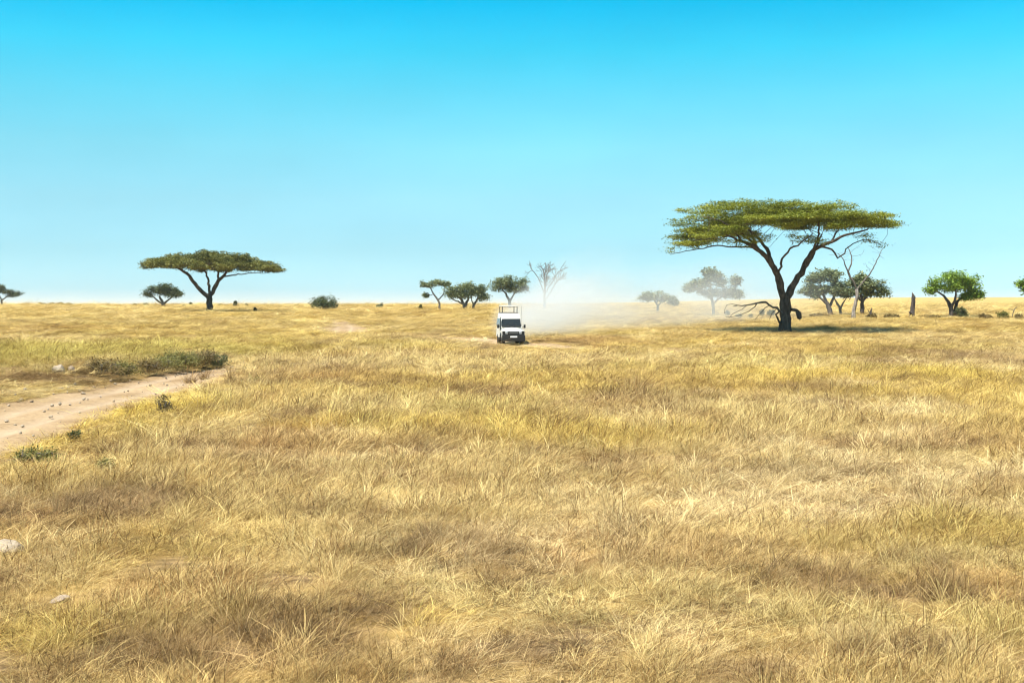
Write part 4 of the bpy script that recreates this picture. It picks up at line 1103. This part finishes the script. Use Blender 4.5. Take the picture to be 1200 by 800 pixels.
for s in (-1, 1):
    mb = MB()
    mb.box(min(s * .68, s * .92), max(s * .68, s * .92), -2.40, -1.0, .92, 1.17, .05, 3)
    mb.box(min(s * .74, s * .93), max(s * .74, s * .93), -2.40, -2.16, .62, .96, .04)
    wing = mb.build('wing', PAINT, car, True)
    # wheel arch flare
    mbf = MB(); pts = [(s * .93, -1.62 + .53 * math.cos(a), .42 + .53 * math.sin(a)) for a in np.linspace(.15, math.pi - .15, 12)]
    mbf.tube(pts, .045, 6); mbf.build('arch_flare', TRIM, wing, True)
    MB().lathe_x([(-.02, .085), (.0, .10), (.02, .085)], 20, 0, 0, 0)
    # headlight and indicator
    hl = MB(); bb = bmesh.new(); bmesh.ops.create_uvsphere(bb, u_segments=18, v_segments=10, radius=.105)
    for v in bb.verts: v.co = Vector((v.co.x + s * .56, -2.45 + v.co.y * .4, v.co.z + 1.0))
    hl._merge(bb); lamp = hl.build('headlight', LAMP, car, True)
    MB().tube([(s * .56 + .115 * math.cos(a), -2.455, 1.0 + .115 * math.sin(a)) for a in np.linspace(0, 2 * math.pi, 20)], .016, 6).build('rim', STEEL, lamp, True)
    MB().box(min(s * .72, s * .86), max(s * .72, s * .86), -2.425, -2.385, .95, 1.07, .012).build('indicator', AMBER, car)
    # front door and its glass, side windows
    dr = MB().box(min(s * .884, s * .902), max(s * .884, s * .902), -.92, .02, .70, 1.36, .008).build('door', PAINT, car)
    MB().box(min(s * .90, s * .925), max(s * .90, s * .925), -.16, -.02, 1.16, 1.20, .01).build('handle', BLACK, dr)
    def hwz(z): return float(np.interp(z, [1.30, 2.40], [.88, .72])) + .004
    for (y0, y1, y0t, y1t, z0, z1) in ((-.90, -.02, -.48, -.02, 1.42, 1.98), (.08, 1.24, .08, 1.24, 1.42, 1.98), (1.34, 2.52, 1.34, 2.48, 1.42, 1.98)):
        pts = [(s * hwz(z0), y0, z0), (s * hwz(z0), y1, z0), (s * hwz(z1), y1t, z1), (s * hwz(z1), y0t, z1)]
        if s > 0: pts = pts
        else: pts = pts[::-1]
        w = MB().quad(pts, .012).build('side_window', GLASS, car)
        mbw = MB(); mbw.tube([*[Vector(p) for p in pts], Vector(pts[0])], .014, 5); mbw.build('window_seal', BLACK, w)
    # mirror on a strut
    mr = MB().box(min(s * 1.0, s * 1.17), max(s * 1.0, s * 1.17), -1.02, -.93, 1.30, 1.56, .035).build('mirror', BLACK, car, True)
    MB().tube([(s * .90, -.90, 1.36), (s * 1.05, -.96, 1.36)], .02, 6).build('mirror_strut', BLACK, mr)
    # wheels
    for y in (-1.62, 1.42):
        wh = empty('wheel', (0, 0, 0)); wh.parent = car
        x = s * .76
        MB().lathe_x([(-.13, .26), (-.135, .36), (-.115, .405), (-.06, .42), (.06, .42), (.115, .405), (.135, .36), (.13, .26)], 32, x, y, .415).build('tyre', RUBBER, wh, True)
        MB().lathe_x([(s * .04, .265), (s * .12, .262), (s * .125, .235), (s * .08, .20), (s * .075, .09), (s * .12, .075), (s * .125, .02)], 24, x, y, .415).build('rim', STEEL, wh, True)
# windscreen (raked), wipers
def ws(u, v, out=0.0):
    z = 1.45 + (1.98 - 1.45) * v; y = -1.05 + .43 * ((z - 1.42) / .60) - .008 - out
    return (u * (.80 - .06 * v), y, z)
wsn = MB().quad([ws(-1, 0), ws(1, 0), ws(1, 1), ws(-1, 1)], .010).build('windscreen', GLASS, car)
MB().tube([ws(-1, 0, .006), ws(1, 0, .006), ws(1, 1, .006), ws(-1, 1, .006), ws(-1, 0, .006)], .018, 6).build('window_seal', BLACK, wsn)
for u0, u1 in ((-.55, -.05), (.1, .62)):
    MB().tube([ws(u0, .02, .02), ws(u1, .34, .02)], .010, 5).build('wiper', BLACK, wsn)
MB().tube([ws(0, 0, .004), ws(0, 1, .004)], .008, 5).build('sticker_strip', BLACK, wsn)
MB().box(-.76, .76, -1.10, -1.045, 1.36, 1.43, .01).build('cowl', BLACK, car)
# grille, bumper, bull bar, plate
gr = MB().box(-.90, .90, -2.44, -2.40, .80, 1.10, .015).build('grille', BLACK, car)
for k in range(4): MB().box(-.42, .42, -2.462, -2.436, .895 + .045 * k, .912 + .045 * k, .003).build('grille_bar', STEEL, gr)
bp = MB().box(-.93, .93, -2.66, -2.42, .36, .82, .05, 3).build('bumper', BLACK, car, True)
pl = MB().box(-.28, .28, -2.680, -2.664, .64, .75, .006).build('number_plate', PLATE, car)
bb = MB()
for s in (-1, 1): bb.tube([(s * .42, -2.60, .66), (s * .42, -2.66, .98), (s * .36, -2.64, 1.05)], .03, 8)
bb.tube([(-.42, -2.65, .93), (.42, -2.65, .93)], .025, 8); bb.build('bull_bar', BLACK, car, True)
MB().box(-.62, .62, -2.38, -1.15, .42, .58, .03).build('skid_plate', BLACK, car)
ax = MB(); ax.tube([(-.72, -1.62, .415), (.72, -1.62, .415)], .06, 8); ax.tube([(-.72, 1.42, .415), (.72, 1.42, .415)], .06, 8); ax.build('axle', BLACK, car, True)
MB().box(-.55, .55, -2.35, 2.4, .46, .60, .02).build('chassis', BLACK, car)
for s in (-1, 1): MB().box(min(s * .80, s * .94), max(s * .80, s * .94), -.95, .95, .46, .53, .02).build('side_step', BLACK, car)
MB().tube([(-.90, -1.15, 1.1), (-.92, -1.12, 1.42), (-.86, -.82, 1.92), (-.85, -.82, 2.08), (-.85, -.93, 2.08)], .045, 8).build('snorkel', BLACK, car, True)
# seats and steering wheel seen through the glass
for x, y in ((-.42, -.35), (.42, -.35), (-.42, .75), (.42, .75)):
    st = MB(); st.box(x - .24, x + .24, y - .25, y + .25, .95, 1.10, .04); st.box(x - .24, x + .24, y + .18, y + .32, 1.05, 1.72, .05); st.build('seat', SEATM, car, True)
# raised roof hatch: panel on four posts, with the dark rim of the opening
ht = MB().box(-.66, .66, .06, 2.44, 2.90, 2.99, .03, 3).build('roof_hatch', PAINT, car, True)
for sx in (-1, 1):
    for y in (.16, 2.34): MB().tube([(sx * .60, y, 2.38), (sx * .61, y, 2.925)], .032, 6).build('post', TRIM, ht)
MB().tube([(-.61, .13, 2.90), (.61, .13, 2.90), (.61, 2.38, 2.90), (-.61, 2.38, 2.90), (-.61, .13, 2.90)], .03, 6).build('hatch_frame', TRIM, ht)
MB().tube([(-.66, .06, 2.42), (.66, .06, 2.42), (.66, 2.44, 2.42), (-.66, 2.44, 2.42), (-.66, .06, 2.42)], .045, 6).build('opening_rim', BLACK, car)
MB().tube([(.80, -.98, 1.30), (.82, -1.05, 2.9)], .008, 5).build('antenna', BLACK, car)

# ================================================================ dust thrown up behind the vehicle, drifting downwind (+x)
def dust(name, label, start, end, r0, r1, dens0, dens1, zsq, seed, power=1.0):
    a = Vector(start); b = Vector(end); Lg = (b - a).length
    rz = math.atan2(b.y - a.y, b.x - a.x); el = math.asin((b.z - a.z) / Lg)
    n = 20; rings = 14; V = []; F = []
    for k in range(rings):
        u = k / (rings - 1); x = (u * 1.16 - .08) * Lg; rad = (r0 + (r1 - r0) * max(u, 0)) * 1.0
        cap = math.sqrt(max(1e-4, 1 - (2 * u - 1) ** 6))
        for j in range(n):
            t = 2 * math.pi * j / n; V.append((x, math.cos(t) * rad * cap, math.sin(t) * rad * cap * zsq))
    V = np.array(V); idx = np.arange(rings * n).reshape(rings, n)
    q4 = np.stack([idx[:-1], np.roll(idx[:-1], -1, 1), np.roll(idx[1:], -1, 1), idx[1:]], -1).reshape(-1, 4)
    me = np_mesh(name, V, [q4, idx[0][None, ::-1], idx[-1][None]], True)
    m, ns, ls, out = mat(name)
    tc = ns.new('ShaderNodeTexCoord'); sp = ns.new('ShaderNodeSeparateXYZ'); ls.new(tc.outputs['Object'], sp.inputs[0])
    def mth(op, x, y=None, clamp=False):
        q = ns.new('ShaderNodeMath'); q.operation = op; q.use_clamp = clamp
        for s_, v in zip(q.inputs, (x, y)):
            if v is None: continue
            if hasattr(v, 'is_linked'): ls.new(v, s_)
            else: s_.default_value = v
        return q.outputs[0]
    u = mth('DIVIDE', sp.outputs[0], Lg, False)
    uc = mth('MINIMUM', mth('MAXIMUM', u, 0.0), 1.0)
    rad = mth('ADD', mth('MULTIPLY', uc, r1 - r0), r0)
    yy = mth('DIVIDE', sp.outputs[1], rad); zz = mth('DIVIDE', mth('DIVIDE', sp.outputs[2], zsq), rad)
    r2 = mth('ADD', mth('MULTIPLY', yy, yy), mth('MULTIPLY', zz, zz))
    core = mth('POWER', mth('SUBTRACT', 1.0, r2, True), 1.6)
    nz = ns.new('ShaderNodeTexNoise'); nz.inputs['Scale'].default_value = 1.6 / r1; nz.inputs['Detail'].default_value = 4; nz.inputs['Roughness'].default_value = .55
    mp = ns.new('ShaderNodeMapping'); mp.inputs['Location'].default_value = (seed, seed * 2, 0); ls.new(tc.outputs['Object'], mp.inputs[0]); ls.new(mp.outputs[0], nz.inputs['Vector'])
    puff = mth('MULTIPLY', mth('SUBTRACT', nz.outputs['Fac'], .30, True), 4.0, False)
    ends = mth('MULTIPLY', mth('MULTIPLY', mth('ADD', u, .06), 12.0, True), mth('MULTIPLY', mth('SUBTRACT', 1.04, u), 2.6, True))
    fall = mth('ADD', mth('MULTIPLY', mth('POWER', mth('SUBTRACT', 1.0, uc), power), dens0 - dens1), dens1)
    den = mth('MULTIPLY', mth('MULTIPLY', core, puff), mth('MULTIPLY', ends, fall))
    vol = ns.new('ShaderNodeVolumePrincipled'); vol.inputs['Color'].default_value = (.94, .975, 1.0, 1); vol.inputs['Anisotropy'].default_value = .25
    ls.new(den, vol.inputs['Density']); ls.new(vol.outputs[0], out.inputs['Volume'])
    o = new_obj(name, me, None, [m]); o.location = a; o.rotation_euler = (0, -el, rz)
    tag(o, label, 'dust', kind='stuff')
gh = gz(2, 100)
dust('dust_cloud', 'pale dust boiling up right behind the safari vehicle', (-0.3, 100.0, gh + 1.2), (9.5, 119, gh + 4.8), 2.1, 6.2, .40, .03, .88, 2.3, 0.9)
dust('dust_drift', 'thin pale dust drifting downwind across the plain in front of the hazy trees', (4.0, 118, gh + 2.6), (38, 168, gh + 3.8), 5.6, 11.0, .055, .018, .62, 7.7, 0.6)

# ================================================================ the air over the far plain
def haze():
    x0, x1, y0, y1 = xs[0] - 50, xs[-1] + 50, ys[0] - 50, ys[-1] + 50
    mb = MB().box(x0, x1, y0, y1, float(GZ.min()) - 1.0, float(GZ.max()) + 16.0)
    m, ns, ls, out = mat('haze')
    v = ns.new('ShaderNodeVolumePrincipled'); v.inputs['Color'].default_value = (.88, .96, 1, 1); v.inputs['Density'].default_value = .00011; v.inputs['Anisotropy'].default_value = .2
    ls.new(v.outputs[0], out.inputs['Volume'])
    tag(mb.build('haze', m, None), 'thin pale air over the far plain', 'haze', kind='stuff')
haze()
